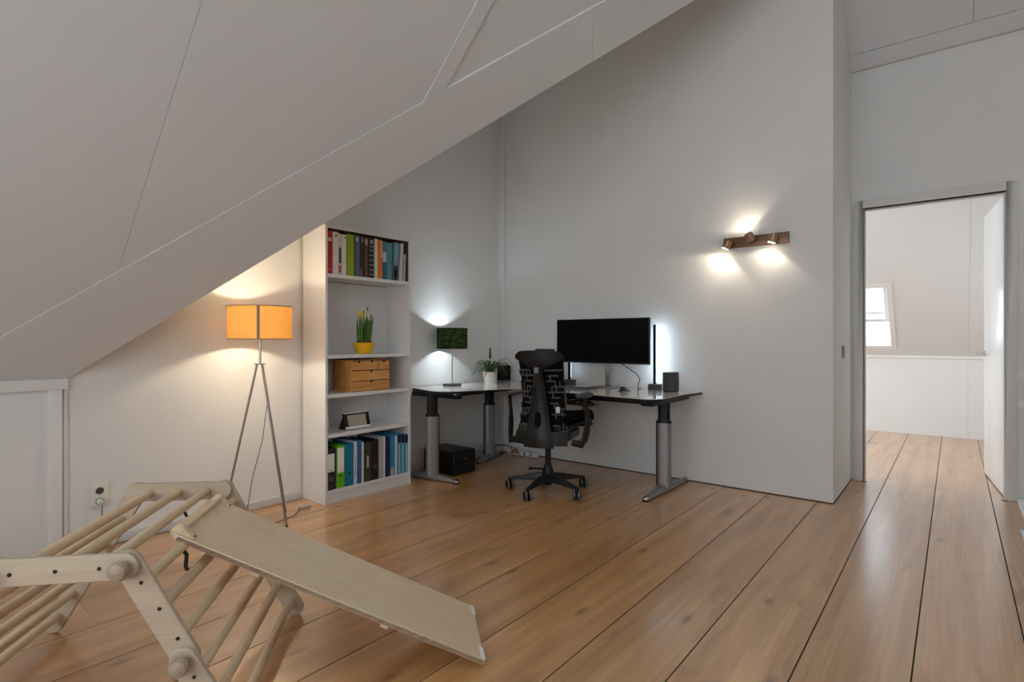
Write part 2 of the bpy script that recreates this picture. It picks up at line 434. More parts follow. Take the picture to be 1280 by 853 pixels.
def panel(name, pts, d0, d1, m=None):
    return MB().prism([R3(x, y, d0) for x, y in pts], (R3(0, 0, d1) - R3(0, 0, d0))).build(name, m or M['ceil'], cl, bevel=.0015, bseg=1)
panel('panel', [(XL, -1.9), (XL, yb), (B_x(YS1 - .0007), YS1 - .0007), (XT, YS1 - .0007), (XT, -1.9)], -.012, .0)
panel('panel', [(B_x(YS1 + .0007), YS1 + .0007), (B_x(YS2a), YS2a), (XT, YS2a), (XT, YS1 + .0007)], -.012, .0)
panel('panel', [(B_x(YS2b), YS2b), (XT, B_at(XT)), (XT, YS2b)], -.012, -.010)
panel('cover_strip', [(B_x(YS2a) - .02, YS2a), (B_x(YS2b) - .02, YS2b), (XT, YS2b), (XT, YS2a)], -.012, .005)
sj = roof(741, 50)
xj = sj.x
# valley board in two lengths
def jx(p, q, f): return (p[0] + (q[0] - p[0]) * f, p[1] + (q[1] - p[1]) * f)
pa, pb = roof(741, 77), roof(740, 10)
panel('valley_board', [(XL, yb), (XL, A_at(XL)), (pa.x - .0003, A_at(pa.x - .0003)), (pb.x - .0003, B_at(pb.x - .0003))], -.012, .003)
panel('valley_board', [(pb.x + .0003, B_at(pb.x + .0003)), (pa.x + .0003, A_at(pa.x + .0003)), (XT, A_at(XT)), (XT, B_at(XT))], -.012, .003)
# cross roof behind the valley
xv = A0.x + (YD + .1 - A0.y) * (A1.x - A0.x) / (A1.y - A0.y)
struct(MB().prism([(XL - .1, YK, ZK + .03), (xv, YD + .1, ztop + .12), (XL - .1, YD + .1, ztop + .12)], (0, -.03, .08)).build('ceiling_gable', M['ceil'], org=(0, 0, 0)))
# sloping ceiling over the door wall
cd = struct(MB().prism([(XN - .1, YR + .1, ZS - .09), (2.3, YR + .1, ZS - .09), (2.3, 4.3, ZS + YR - 4.3 + .01), (XN - .1, 4.3, ZS + YR - 4.3 + .01)], (0, .07, .07)).build('ceiling_landing', M['ceil'], org=(0, 0, 0)))
def dpanel(name, x0, x1, s0, s1, d):
    n = Vector((0, -1, -1)) / math.sqrt(2); P = lambda x, s: Vector((x, YR - s, ZS + s + .01))
    MB().prism([P(x0, s0), P(x1, s0), P(x1, s1), P(x0, s1)], n * d).build(name, M['ceil'], cd, bevel=.001, bseg=1)
dpanel('board', XN, 2.3, .002, .10, .016)
dpanel('panel', XN, .108, .102, 1.18, .010)
dpanel('panel', .112, 2.3, .102, 1.18, .010)

# door frame, open leaf, handle
dr = struct_empty('door_1', (0, YR, 0))
fr = MB()
CW = .065
fr.box(DX0 - CW, DX0, YR - .014, YR + .10, 0, DZ + CW); fr.box(DX1, DX1 + CW, YR - .014, YR + .10, 0, DZ + CW); fr.box(DX0, DX1, YR - .014, YR + .10, DZ, DZ + CW)
fr.build('door_frame', M['frame_paint'], dr, bevel=.003)
st = MB(); st.box(DX0 - .002, DX0 + .012, YR + .055, YR + .10, 0, DZ - .012); st.box(DX1 - .012, DX1 + .002, YR + .02, YR + .06, 0, DZ - .012); st.box(DX0, DX1, YR + .055, YR + .10, DZ - .012, DZ + .002)
st.build('door_stop', M['frame_paint'], dr)
h0 = Vector((DX1 - .01, YR + .09, 0)); hd = Vector((-.085, .90, 0)).normalized(); hn = Vector((hd.y, -hd.x, 0))
c0 = h0 + hd * .455
leaf = MB().obox((c0.x + hn.x * .02, c0.y + hn.y * .02, .012 + 1.135), (hd, hn, (0, 0, 1)), (.44, .02, 1.135)).build('door_leaf', M['door'], dr, bevel=.002)
hp = h0 + hd * .835
hm = MB()
base = Vector((hp.x, hp.y, 1.07))
hm.cyl(base, base - hn * .008, .025, seg=20)
hm.cyl(base - hn * .005, base - hn * .055, .009)
hm.tube([base - hn * .05, base - hn * .052 - hd * .02, base - hn * .052 - hd * .12], .009)
hm.build('handle', M['chrome'], leaf, smooth=True)
for xx in (DX0 + .012, DX1 - .012):
    MB().box(xx - .018, xx + .018, YR - .03, YR - .012, .0, .003).build('threshold_plate', M['screw'], dr)

# room beyond the door
ZF = .98
struct(MB().box(-2.6, 1.4, YF, YF + .1, 0, ZF).build('wall_far', M['wall'], org=(0, 0, 0)))
struct(MB().box(-2.6, 1.4, YF - .014, YF, ZF - .022, ZF + .012).build('trim_2', M['trim'], org=(0, 0, 0), bevel=.003))
struct(MB().box(.125, .129, YF - .0015, YF, 0, ZF - .02).build('trim_3', M['grey_trim'], org=(0, 0, 0)))
wr = MB(); wr.box(1.3, 1.4, YR + .1, 5.9, 0, 4.2); wr.box(1.3, 1.4, 8.2, YF, 0, 4.2); wr.box(1.3, 1.4, 5.9, 8.2, 0, 1.0); wr.box(1.3, 1.4, 5.9, 8.2, 1.9, 4.2)  # unseen wall; its window opening is added to brighten the far room and jamb
struct(wr.build('wall_right', M['wall'], org=(0, 0, 0)))
def rf(x, s, d=0.0):                                          # s = distance along the slope's run, d = inwards
    return Vector((x, YF - s, ZF + s)) + Vector((0, -d, -d)) / math.sqrt(2)
def far_hit(x, y):
    r = ray(x, y); t = (ZF + YF - CAM_H) / (r.z + r.y); p = EYE + r * t; return p.x, YF - p.y
wx, ws0 = far_hit(1118.5, 434); wx2, ws1 = far_hit(1112, 357)
WX1 = (wx + wx2) / 2; WX0 = WX1 - .98
cf = MB(); UPF = Vector((0, .1, .1))
for x0, x1, s0, s1 in ((-2.6, WX0, 0, 3.1), (WX1, 1.4, 0, 3.1), (WX0, WX1, 0, ws0), (WX0, WX1, ws1, 3.1)):
    cf.prism([rf(x0, s0), rf(x1, s0), rf(x1, s1), rf(x0, s1)], UPF)
struct(cf.build('ceiling_far', M['ceil'], org=(0, 0, 0)))
struct(MB().prism([rf(.125, .02, 0), rf(.129, .02, 0), rf(.129, 3.0, 0), rf(.125, 3.0, 0)], (0, -.001, -.001)).build('trim_4', M['grey_trim'], org=(0, 0, 0)))
wn = struct_empty('window_1', (WX1, YF - ws0, ZF + ws0))
def wbar(name, x0, x1, s0, s1, d0, d1, m, par):
    return MB().prism([rf(x0, s0, d0), rf(x1, s0, d0), rf(x1, s1, d0), rf(x0, s1, d0)], rf(0, 0, d1) - rf(0, 0, d0)).build(name, m, par, bevel=.002, bseg=1)
t_ = .035
wbar('window_frame', WX1 - t_, WX1 + .02, ws0 - .02, ws1 + .02, -.13, .008, M['trim'], wn)
wbar('window_frame', WX0 - .02, WX0 + t_, ws0 - .02, ws1 + .02, -.13, .008, M['trim'], wn)
wbar('window_frame', WX0 + t_, WX1 - t_, ws0 - .02, ws0 + t_ * .5, -.13, .008, M['trim'], wn)
wbar('window_frame', WX0 + t_, WX1 - t_, ws1 - t_ * .6, ws1 + .02, -.13, .008, M['trim'], wn)
sm = ws0 + (ws1 - ws0) * .36
sash = wbar('sash_rail', WX0 + t_, WX1 - t_, sm - .012, sm + .022, -.115, -.095, M['trim'], wn)
wbar('sash_rail', WX0 + t_, WX1 - t_, sm + .085, sm + .098, -.115, -.10, M['trim'], wn)
wbar('sash_stile', WX1 - t_ - .045, WX1 - t_, sm + .022, ws1 - t_, -.115, -.095, M['trim'], wn)
wbar('pane', WX0 + t_, WX1 - t_, ws0 + t_ * .5, sm, -.105, -.100, M['glass'], wn)
wbar('pane', WX0 + t_, WX1 - t_, sm, ws1 - t_ * .6, -.105, -.100, M['glass'], wn)

# unseen walls and roof behind the camera, added to shape the light: rear wall with a wide window, right-hand wall, flat roof strip with a skylight
rw = MB(); RX0, RX1, RZ0, RZ1 = -2.6, 1.6, .75, 2.45
rw.box(XL - .1, RX0, -2.0, -1.9, 0, 4.6); rw.box(RX1, 2.3, -2.0, -1.9, 0, 4.6); rw.box(RX0, RX1, -2.0, -1.9, 0, RZ0); rw.box(RX0, RX1, -2.0, -1.9, RZ1, 4.6)
struct(rw.build('wall_rear_unseen', M['wall'], org=(0, 0, 0)))
struct(MB().box(2.3, 2.4, -2.0, YR + .1, 0, 4.9).build('wall_stair_unseen', M['wall'], org=(0, 0, 0)))
KX0, KX1, KY0, KY1 = -.2, 1.2, .9, 2.7
rc = MB(); ZC = ZK + MS * (XT - XL)
rc.box(XT, KX0, -2.0, YD + .1, 4.55, 4.65); rc.box(KX1, 2.4, -2.0, YD + .1, 4.55, 4.65); rc.box(KX0, KX1, -2.0, KY0, 4.55, 4.65); rc.box(KX0, KX1, KY1, YD + .1, 4.55, 4.65)
struct(rc.build('ceiling_flat_unseen', M['ceil'], org=(0, 0, 0)))

# stair edge beside the right-hand door post
struct(MB().box(.36, .40, 3.2, YR - .02, 0, .028).build('trim_5', M['trim'], org=(0, 0, 0), bevel=.004))
struct(MB().box(.315, .335, 3.0, 4.62, 0, .02).build('trim_6', M['trim'], org=(0, 0, 0), bevel=.004))

# ================================================================== CLIMBING FRAME
CB = Vector((-2.841, .552, 0)); CDV = Vector((.659, .752, 0)).normalized(); CN = Vector((CDV.y, -CDV.x, 0))
CROT = math.atan2(CDV.y, CDV.x)          # local frame: x = along the frame, -y = towards the near side, z up
def CL(s, n, z): return Vector((s, -n, z))
cf_ = thing('climbing_frame', 'pale birch climbing frame with round rungs and wooden knobs standing near the power outlet', 'climbing frame', CB, CROT)
RW = .037
def capsule(p, q, r, n0, n1, name='side_rail'):
    p, q = Vector(p), Vector(q); d = (q - p).normalized(); a = math.atan2(d.y, d.x)
    pts = arc(q, r, a - math.pi / 2, a + math.pi / 2, 10) + arc(p, r, a + math.pi / 2, a + 3 * math.pi / 2, 10)
    return MB().prism([CL(s, n0, z) for s, z in pts], CL(0, n1 - n0, 0)).build(name, M['rail'], cf_, local=True, bevel=.003, bseg=1)
T0, T1 = (.327, .560), (.660, .556); K2 = (.812, .277); R3e = (.950, .038); L0 = (.018, .038)
sec = [(T0, T1, 0), (T1, K2, 1), (K2, R3e, 0), (T0, L0, 1)]
for p, q, lay in sec:
    o = -.021 * lay
    capsule(p, q, RW, -.02 + o, o); capsule(p, q, RW, .78 + o, .80 + o)
rungs = [(.384, .556, 0), (.493, .557, 0), (.601, .557, 0),
         (.697, .502, 1), (.744, .424, 1), (.792, .335, 1), (.843, .232, 0), (.888, .148, 0), (.935, .066, 0),
         (.268, .450, 1), (.210, .352, 1), (.150, .254, 1), (.091, .160, 1), (.037, .072, 1)]
for s_, z_, lay in rungs:
    o = -.021 * lay
    MB().cyl(CL(s_, -.006 + o, z_), CL(s_, .786 + o, z_), .0165, seg=14).build('rung', M['climb'], cf_, local=True, smooth=True)
    scr = MB().lathe([(.0001, 0), (.0055, 0), (.0055, .0014), (.0001, .0014)], (0, 0, 0), 12).build('screw', M['screw'], cf_, local=True)
    scr.location = CL(s_, .80 + o, z_); scr.rotation_euler = (math.pi / 2, 0, 0)
for p in (T1, K2, T0):
    for n_, sg in ((.80, 1), (-.041, -1)):
        kb = MB()
        prof = [(0.0001, 0), (.013, 0), (.013, .006), (.022, .011), (.0265, .020), (.0265, .030), (.022, .040), (.012, .045), (.0001, .046)]
        kb.lathe(prof, (0, 0, 0), 24)
        ob = kb.build('knob', M['knob'], cf_, local=True, smooth=True)
        ob.location = CL(p[0], n_, p[1]); ob.rotation_euler = (math.pi / 2 * sg, 0, 0)
MB().tube([CL(.603, .235, .545), CL(.612, .24, .53), CL(.622, .24, .515)], .008, 6, flat=(1, .4)).build('strap', M['strap'], cf_, local=True)

# ramp board hooked over a rung
rp_top, rp_bot = (.655, .556), (1.712, .022)
rd = Vector((rp_bot[0] - rp_top[0], rp_bot[1] - rp_top[1])).normalized(); rn_ = Vector((-rd.y, rd.x))
rb_ = thing('ramp_board', 'smooth plywood ramp board sloping from the climbing frame down to the floor', 'ramp', CB + CDV * 1.70 + CN * .3, CROT)
RO = Vector((1.70, -.3, 0))
def RL(u, n, v):                                               # u along ramp from its top, v above its top face
    s = rp_top[0] + rd.x * u + rn_.x * v; z = rp_top[1] + rd.y * u + rn_.y * v
    return CL(s, n, z) - RO
RLEN = math.hypot(rp_bot[0] - rp_top[0], rp_bot[1] - rp_top[1])
N0, N1 = .088, .504
poly = [RL(u, n, 0) for u, n in ([(.03, N0), (RLEN, N0), (RLEN, N1), (.03, N1), (.0, N1 - .03), (.0, N0 + .03)])]
rbd = MB().prism(poly, RL(0, 0, -.02) - RL(0, 0, 0)).build('board', M['ply'], rb_, local=True, bevel=.0025, bseg=1)
eg = MB(); eg.prism([RL(.035, N1 - .0002, -.003), RL(RLEN - .004, N1 - .0002, -.003), RL(RLEN - .004, N1 - .0002, -.017), RL(.035, N1 - .0002, -.017)], CL(0, .0008, 0))
eg.build('edge_layers', M['plyedge'], rbd, local=True)
for n_ in (N0 + .012, N1 - .042):
    MB().prism([RL(u, n_, v) for u, v in ((.004, 0), (.012, .02), (.03, .027), (.045, .02), (.085, .004), (.085, 0))], CL(0, .03, 0)).build('hook_block', M['ply'], rb_, local=True, bevel=.003, bseg=1)
    MB().cyl(RL(.076, n_ + .015, .002), RL(.076, n_ + .015, .0075), .006, seg=10).build('screw', M['screw'], rb_, local=True)
MB().cyl(RL(.034, N0 + .012, .014), RL(.034, N1 - .012, .014), .0085, seg=12).build('dowel', M['climb'], rb_, local=True, smooth=True)
MB().tube([RL(.05, N1 - .02, -.02), RL(.056, N1 - .02, -.04), RL(.085, N1 - .018, -.055), RL(.10, N1 - .016, -.09), RL(.112, N1 - .016, -.10)], .007, 6, flat=(1, .4)).build('strap', M['strap'], rb_, local=True)
for n_ in (N0 + .004, N1 - .084):
    MB().prism([RL(RLEN - .016, n_, .0005), RL(RLEN + .0015, n_, .0005), RL(RLEN + .0015, n_ + .08, .0005), RL(RLEN - .016, n_ + .08, .0005)], RL(0, 0, .0012) - RL(0, 0, 0)).build('felt_pad', M['felt'], rb_, local=True)
for u_ in (.30, .78):
    MB().prism([RL(u_, N0 + .02, -.02), RL(u_ + .03, N0 + .02, -.02), RL(u_ + .03, N1 - .004, -.02), RL(u_, N1 - .004, -.02)], RL(0, 0, -.012) - RL(0, 0, 0)).build('cleat', M['ply'], rb_, local=True, bevel=.002, bseg=1)

# ================================================================== FLOOR LAMP
LX, LY = -3.53, 1.779
fl_ = thing('floor_lamp', 'lit tripod floor lamp with warm cream drum shade beside the bookcase', 'lamp', (LX, LY, 0))
HUBZ = 1.03
for a in (15, 110, 257):
    a = math.radians(a); d = Vector((math.cos(a), math.sin(a), 0)); c = Vector((LX, LY, 0))
    lg = MB().cyl(c + d * .018 + Vector((0, 0, HUBZ)), c + d * .232 + Vector((0, 0, .010)), .0075, .0075, 12).build('leg', M['steel'], fl_, smooth=True)
    MB().ball(c + d * .233 + Vector((0, 0, .009)), .009, 10, 6).build('foot', M['dgrey'], lg, smooth=True)
MB().lathe([(.0001, 0), (.036, 0), (.036, .006), (.0001, .006)], (LX, LY, HUBZ)).build('hub_plate', M['steel'], fl_)
MB().cyl((LX, LY, HUBZ), (LX, LY, 1.22), .008, seg=14).build('stem', M['chrome'], fl_, smooth=True)
bl = MB(); bl.lathe([(.0001, 0), (.014, 0), (.014, .04), (.0001, .04)], (LX, LY, 1.22)); bl.build('bulb_socket', M['white'], fl_, smooth=True)
SR, SZ0, SZ1 = .192, 1.195, 1.405
sh = MB(); sh.lathe([(SR, SZ0), (SR, SZ1), (SR - .002, SZ1), (SR - .002, SZ0)], (LX, LY, 0), 64, close=True)
shd = sh.build('lamp_shade', M['lshade'], fl_, smooth=True)
rg = MB()
for z in (SZ0, SZ1): rg.lathe([(SR + .0008, z - .003), (SR + .0008, z + .003), (SR - .0028, z + .003), (SR - .0028, z - .003)], (LX, LY, 0), 64, close=True)
for a in (0.4, 2.5, 4.6): rg.tube([(LX, LY, 1.245), (LX + (SR - .003) * math.cos(a), LY + (SR - .003) * math.sin(a), SZ0 + .02)], .002, 6)
rg.build('shade_ring', M['band'], shd)
va = math.atan2(-LY, -LX) - .05
sb = MB(); sb.prism([Vector((LX, LY, SZ0)) + Vector((math.cos(va + da) * (SR + .001), math.sin(va + da) * (SR + .001), 0)) for da in (-.045, -.02, .02, .045)] +
         [Vector((LX, LY, SZ0)) + Vector((math.cos(va + da) * (SR - .003), math.sin(va + da) * (SR - .003), 0)) for da in (.045, .02, -.02, -.045)], (0, 0, SZ1 - SZ0))
sb.build('shade_seam', M['band'], shd)
bm_ = mat('warm_bulb', (255, 230, 190), .4, emit=(1.0, .74, .42), estr=18)
MB().ball((LX, LY, 1.295), (.028, .028, .038), 16, 10).build('bulb', bm_, fl_, smooth=True)
lamp_light('bulb_light', 'POINT', (LX, LY, 1.295), 135.0, (1.0, .84, .62), fl_, shadow_soft_size=.03)
MB().tube([(LX + .03, LY + .01, .96), (LX + .06, LY + .02, .80), (LX + .055, LY - .01, .55), (LX + .02, LY - .06, .30), (LX + .0, LY - .08, .12), (LX + .02, LY - .06, .012), (LX + .10, LY + .05, .004), (LX + .06, LY + .20, .004), (LX - .04, LY + .30, .004)], .0022, 6).build('cord', M['bcable'], fl_, smooth=True)
ds = MB(); ds.box(LX - .075, LX - .035, LY + .31, LY + .39, .0, .018)
ds.build('foot_switch', M['plast'], fl_, bevel=.008)

# ================================================================== POWER OUTLET AND PLUG
oc = on_x(124, 620, XL)
po = thing('power_outlet', 'white square wall socket low on the wall behind the climbing frame', 'outlet', (XL, oc.y, oc.z - .065))
MB().box(XL, XL + .010, oc.y - .045, oc.y + .045, oc.z - .065, oc.z + .068).build('plate', M['outlet'], po, bevel=.004)
for dz, nm in ((.030, 'socket'), (-.030, 'socket')):
    MB().tube([(XL + .0095, oc.y, oc.z + dz), (XL + .0115, oc.y, oc.z + dz)], .020, 24).build(nm, M['hole'], po)
pg = thing('power_plug', 'pale plug with hanging cord pushed into the wall socket', 'plug', (XL + .012, oc.y, oc.z - .03))
MB().cyl((XL + .0118, oc.y, oc.z - .03), (XL + .045, oc.y, oc.z - .032), .017, .012, 18).build('plug_body', M['outlet'], pg, smooth=True)
MB().tube([(XL + .043, oc.y, oc.z - .032), (XL + .052, oc.y, oc.z - .05), (XL + .05, oc.y, oc.z - .10), (XL + .045, oc.y - .005, oc.z - .17), (XL + .03, oc.y, .02), (XL + .03, oc.y + .1, .006), (XL + .03, oc.y + .35, .005)], .0035, 8).build('cord', M['mgrey'], pg, smooth=True)

# ================================================================== BOOKCASE
BX0, BX1, BY0, BY1, BH = XL + .018, -3.517, 2.25, 3.045, 2.02
bc = thing('bookcase', 'tall white bookcase with books, binders and boxes standing against the wall', 'bookcase', ((BX0 + BX1) / 2, (BY0 + BY1) / 2, 0))
TH = .020
MB().box(BX0, BX1, BY0, BY0 + TH, 0, BH).build('side_panel', M['white'], bc, bevel=.001, bseg=1)
MB().box(BX0, BX1, BY1 - TH, BY1, 0, BH).build('side_panel', M['white'], bc, bevel=.001, bseg=1)
MB().box(BX0, BX1 - .002, BY0 + TH, BY1 - TH, BH - TH, BH).build('top_panel', M['white'], bc, bevel=.001, bseg=1)
MB().box(BX0, BX0 + .006, BY0 + TH, BY1 - TH, .06, 1.64).build('back_panel', M['white'], bc)
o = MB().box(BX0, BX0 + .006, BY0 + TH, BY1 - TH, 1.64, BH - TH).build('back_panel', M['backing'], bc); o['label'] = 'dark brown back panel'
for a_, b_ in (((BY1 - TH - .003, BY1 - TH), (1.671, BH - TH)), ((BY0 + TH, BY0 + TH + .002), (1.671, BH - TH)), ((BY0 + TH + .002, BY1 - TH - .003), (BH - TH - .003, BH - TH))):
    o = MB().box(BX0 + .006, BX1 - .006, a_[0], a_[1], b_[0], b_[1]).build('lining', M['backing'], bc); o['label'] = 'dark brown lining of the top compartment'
SHZ = [1.670, 1.080, .793, .503, .098]
for z in SHZ:
    MB().box(BX0 + .006, BX1 - .004, BY0 + TH, BY1 - TH, z - .026, z).build('shelf', M['white'], bc, bevel=.001, bseg=1)
MB().box(BX1 - .03, BX1 - .014, BY0 + TH, BY1 - TH, 0, .073).build('plinth', M['white'], bc)

# ---- books on the top shelf: (left px, right px, top px at the left, colour, spine mark colour or None, label)
BXF = BX1 - .022
def book(name, y0, y1, z0, h, depth, rgb, label, group, lean=0.0, xf=BXF, marks=()):
    loc = Vector((xf - depth / 2, (y0 + y1) / 2, z0))
    t = thing(name, label, 'binder' if 'binder' in name else 'book', loc, 0, group)
    t.rotation_euler = (lean, 0, 0)
    w = (y1 - y0) / 2 - .0006; d = depth / 2; c = book_mat(rgb)
    cv = MB(); cv.box(-d, d, -w, -w + .002, 0, h); cv.box(-d, d, w - .002, w, 0, h); cv.box(d - .003, d, -w + .002, w - .002, 0, h)
    cv.build('cover', c, t, local=True)
    MB().box(-d + .004, d - .003, -w + .002, w - .002, .003, h - .004).build('pages', M['felt'], t, local=True)
    for (a, b, f0, f1, col) in marks:                          # spine print: height fractions, width fractions
        MB().box(d, d + .0006, -w + 2 * w * f0, -w + 2 * w * f1, h * a, h * b).build('spine_print', book_mat(col), t, local=True)
    return t
def Yp(px): return on_x(px, 330, BXF).y
def Zp(px, py): return on_x(px, py, BXF).z
W_ = (226, 222, 214)
tops = [
 (409.2, 415.6, 284, (196, 14, 22), [(.76, .84, .2, .8, (230, 200, 190)), (.08, .12, .35, .65, (226, 120, 120))], 'tall red book at the end of the top shelf', 0),
 (415.8, 423.0, 287, W_, [(.88, .94, .45, .8, (150, 120, 90))], 'thick white book beside the tall red book', 0),
 (423.1, 426.8, 292, (214, 208, 198), [(.28, .66, .1, .95, (70, 84, 96)), (.06, .22, .05, .95, (190, 84, 50))], 'narrow white book with a blue and orange picture spine', 0),
 (427.0, 433.0, 293.5, W_, [(.90, .95, .5, .85, (140, 130, 110))], 'white paperback beside the lime green book', 0),
 (433.6, 442.6, 290.5, (140, 168, 14), [], 'thick lime green book on the top shelf', 0),
 (443.8, 449.8, 290, (84, 98, 118), [(.86, .95, .3, .55, (220, 222, 210))], 'slate blue book with a white letter on its spine', 0),
 (450.4, 454.8, 293, (44, 38, 40), [(.86, .96, .3, .8, (150, 130, 130)), (.02, .2, .1, .3, (170, 165, 160))], 'slim black book beside the slate blue book', 0),
 (455.2, 460.6, 294, (72, 42, 40), [(.80, .95, .15, .85, (176, 130, 126)), (.04, .7, .35, .55, (120, 96, 92))], 'dark brown book with a pink block on its spine', 0),
 (461.0, 467.6, 295, (30, 22, 22), [(.86, .95, .25, .75, (190, 150, 150))] + [(f, f + .012, .1, .95, (210, 206, 200)) for f in (.08, .2, .32, .44, .56, .68, .78)], 'black book with thin white lines across its spine', 0),
 (468.0, 472.0, 298.5, (214, 214, 200), [], 'slim pale grey book beside the orange book', 0),
 (472.3, 478.0, 300, (232, 118, 22), [(.55, .98, .75, 1, (236, 196, 150))], 'bright orange book on the top shelf', 0),
 (478.3, 483.0, 302, (26, 96, 124), [(.46, .72, 0, 1, (186, 206, 208)), (.72, 1, 0, 1, (70, 120, 136))], 'blue book with a pale band on its spine', 0),
 (483.4, 490.0, 304, (74, 140, 152), [], 'soft teal book between the blue and photo books', 0),
 (491.0, 496.5, 303, (120, 160, 184), [(0, .40, 0, 1, (60, 50, 46)), (.1, .3, .3, .8, (170, 110, 70))], 'leaning photo book with pale blue sky on its spine', .07),
 (498.8, 502.4, 304, (206, 204, 206), [], 'slim white book leaning beside the photo book', .06),
 (504.4, 506.2, 318, (196, 194, 196), [], 'short thin grey booklet leaning at the dark shelf end', .04)]
prev = 0
for l, r, tp, rgb, mk, lab, lean in tops:
    y0, y1 = Yp(l), Yp(r); h = Zp((l + r) / 2, tp) - SHZ[0]
    h = min(h, .312)
    book('book', y0, y1, SHZ[0], h, .20 if lean == 0 else .17, rgb, lab, 'books on the top shelf', -lean if lean else 0, marks=mk)

# ---- binders on the bottom shelf
def binder(l, r, tp, rgb, lab, plate=None, ring=None, marks=(), depth=.27, xf=BX1 - .012):
    y0, y1 = on_x(l, 570, xf).y, on_x(r, 570, xf).y; h = min(on_x((l + r) / 2, tp, xf).z - SHZ[4], .345)
    t = thing('ring_binder', lab, 'binder', Vector((xf - depth / 2, (y0 + y1) / 2, SHZ[4])), 0, 'binders on the bottom shelf')
    w = (y1 - y0) / 2 - .0008; d = depth / 2; c = book_mat(rgb)
    cv = MB(); cv.box(-d, d, -w, -w + .0025, 0, h); cv.box(-d, d, w - .0025, w, 0, h); cv.box(d - .003, d, -w + .0025, w - .0025, 0, h)
    cv.build('cover', c, t, local=True)
    MB().box(-d + .006, d - .02, -w + .0025, w - .0025, .004, h - .03).build('pages', M['felt'], t, local=True)
    if plate:
        MB().box(d, d + .0012, -w * plate[2], w * plate[2], h * plate[0], h * plate[1]).build('label_card', M['felt'], t, local=True)
    if ring:
        rr = min(.011, w * .6); c0 = Vector((d, 0, h * ring[0]))
        if ring[1]:
            q = MB(); pts = [c0 + Vector((.001, math.cos(a) * rr, math.sin(a) * rr)) for a in [2 * math.pi * i / 20 for i in range(21)]]
            q.tube(pts, .0022, 6, caps=False); q.build('finger_ring', M['chrome'], t, local=True, smooth=True)
        MB().cyl(c0, c0 + Vector((.0008, 0, 0)), rr * .8, seg=18).build('finger_hole', M['black'], t, local=True)
    for (a, b, f0, f1, col) in marks:
        MB().box(d + .0002, d + .0016, -w + 2 * w * f0, -w + 2 * w * f1, h * a, h * b).build('spine_print', book_mat(col), t, local=True)
lets = [(.36 + .035 * i, .36 + .035 * i + .022, .38 + .04 * (i % 2), .60 + .06 * ((i * 3) % 2), (214, 226, 214)) for i in range(9)]
smal = [(.22 + .03 * i, .22 + .03 * i + .018, .40, .62, (120, 124, 150)) for i in range(14)]
binder(407.9, 419.6, 561, (40, 30, 30), 'black binder with a short white label card and steel finger ring', (.44, .87, .72), (.27, True), marks=[(.47, .49, .3, .7, (150, 150, 150))])
binder(420.6, 431.0, 557, (98, 180, 28), 'bright green binder with a long white label card', (.36, .94, .78), (.29, False))
binder(431.4, 441.8, 555, (14, 118, 148), 'teal blue binder between the green binder and a white folder', None, (.31, False))
binder(442.2, 446.4, 552.5, (206, 206, 214), 'white folder with small vertical lettering next to the teal binder', marks=smal)
binder(446.6, 451.6, 551, (38, 100, 156), 'mid blue folder standing beside a thin white folder')
binder(452.2, 454.8, 553, (220, 218, 214), 'thin white folder beside the olive binder')
binder(455.2, 463.8, 553.5, (54, 58, 40), 'dark olive binder with vertical white lettering', marks=lets)
binder(464.3, 473.0, 550, (24, 20, 18), 'plain black binder with a steel finger ring and no label card', None, (.34, True))
binder(473.4, 478.6, 546, (176, 172, 168), 'light grey folder next to the plain black binder')
binder(479.0, 481.6, 546, (214, 212, 208), 'slim white folder beside the navy binder')
binder(482.0, 487.4, 547, (20, 28, 72), 'navy blue binder on the bottom shelf')
binder(487.8, 493.2, 544.5, (44, 130, 184), 'bright blue folder with a grey block at its foot', marks=[(0, .2, .1, .9, (170, 168, 164))])
binder(493.8, 496.4, 545, (210, 212, 220), 'narrow white folder beside the light blue magazine files')
for l, r, lab in ((497.0, 501.0, 'light blue navy-topped magazine file next to the narrow white folder'), (501.5, 505.4, 'light blue navy-topped magazine file between two matching files'),
                  (505.9, 510.0, 'light blue navy-topped magazine file against the end panel of the bookcase')):
    binder(l, r, 543, (92, 158, 190), lab, marks=[(.78, .99, 0, 1, (26, 24, 62)), (.03, .74, .42, .58, (186, 212, 224))])

# ---- wooden drawer box
CHX = BX1 - .016; cy0, cy1 = on_x(440, 470, CHX).y, on_x(487, 470, CHX).y
ch = thing('drawer_box', 'small pine box of drawers with round finger notches on the middle shelf', 'drawer box', (CHX - .12, (cy0 + cy1) / 2, SHZ[2]))
CH_H = .243
MB().box(CHX - .245, CHX - .006, cy0, cy1, SHZ[2], SHZ[2] + CH_H).build('body', M['box'], ch, bevel=.002, bseg=1)
MB().box(CHX - .0062, CHX - .0052, cy0 + .003, cy1 - .003, SHZ[2] + .003, SHZ[2] + CH_H - .003).build('drawer_gap', M['seam'], ch)
def drawer(y0, y1, z0, z1, holes):
    d = MB().box(CHX - .006, CHX, y0 + .003, y1 - .003, SHZ[2] + z0 + .0025, SHZ[2] + z1 - .0025).build('drawer', M['box'], ch, bevel=.001, bseg=1)
    for hy in holes:
        q = MB(); zt = SHZ[2] + z1 - .002
        q.prism([(CHX + .0002, hy + .010 * math.cos(a), zt + .016 * math.sin(a)) for a in [math.pi + math.pi * i / 10 for i in range(11)]], (.0008, 0, 0))
        q.build('finger_notch', M['seam'], d)
cm = cy0 + (cy1 - cy0) * .685
drawer(cy0, cm, .163, .236, (cy0 + (cm - cy0) * .26, cy0 + (cm - cy0) * .76))
drawer(cm, cy1, .163, .236, ((cm + cy1) / 2,))
drawer(cy0, cy1, .083, .161, ((cy0 + cy1) / 2,))
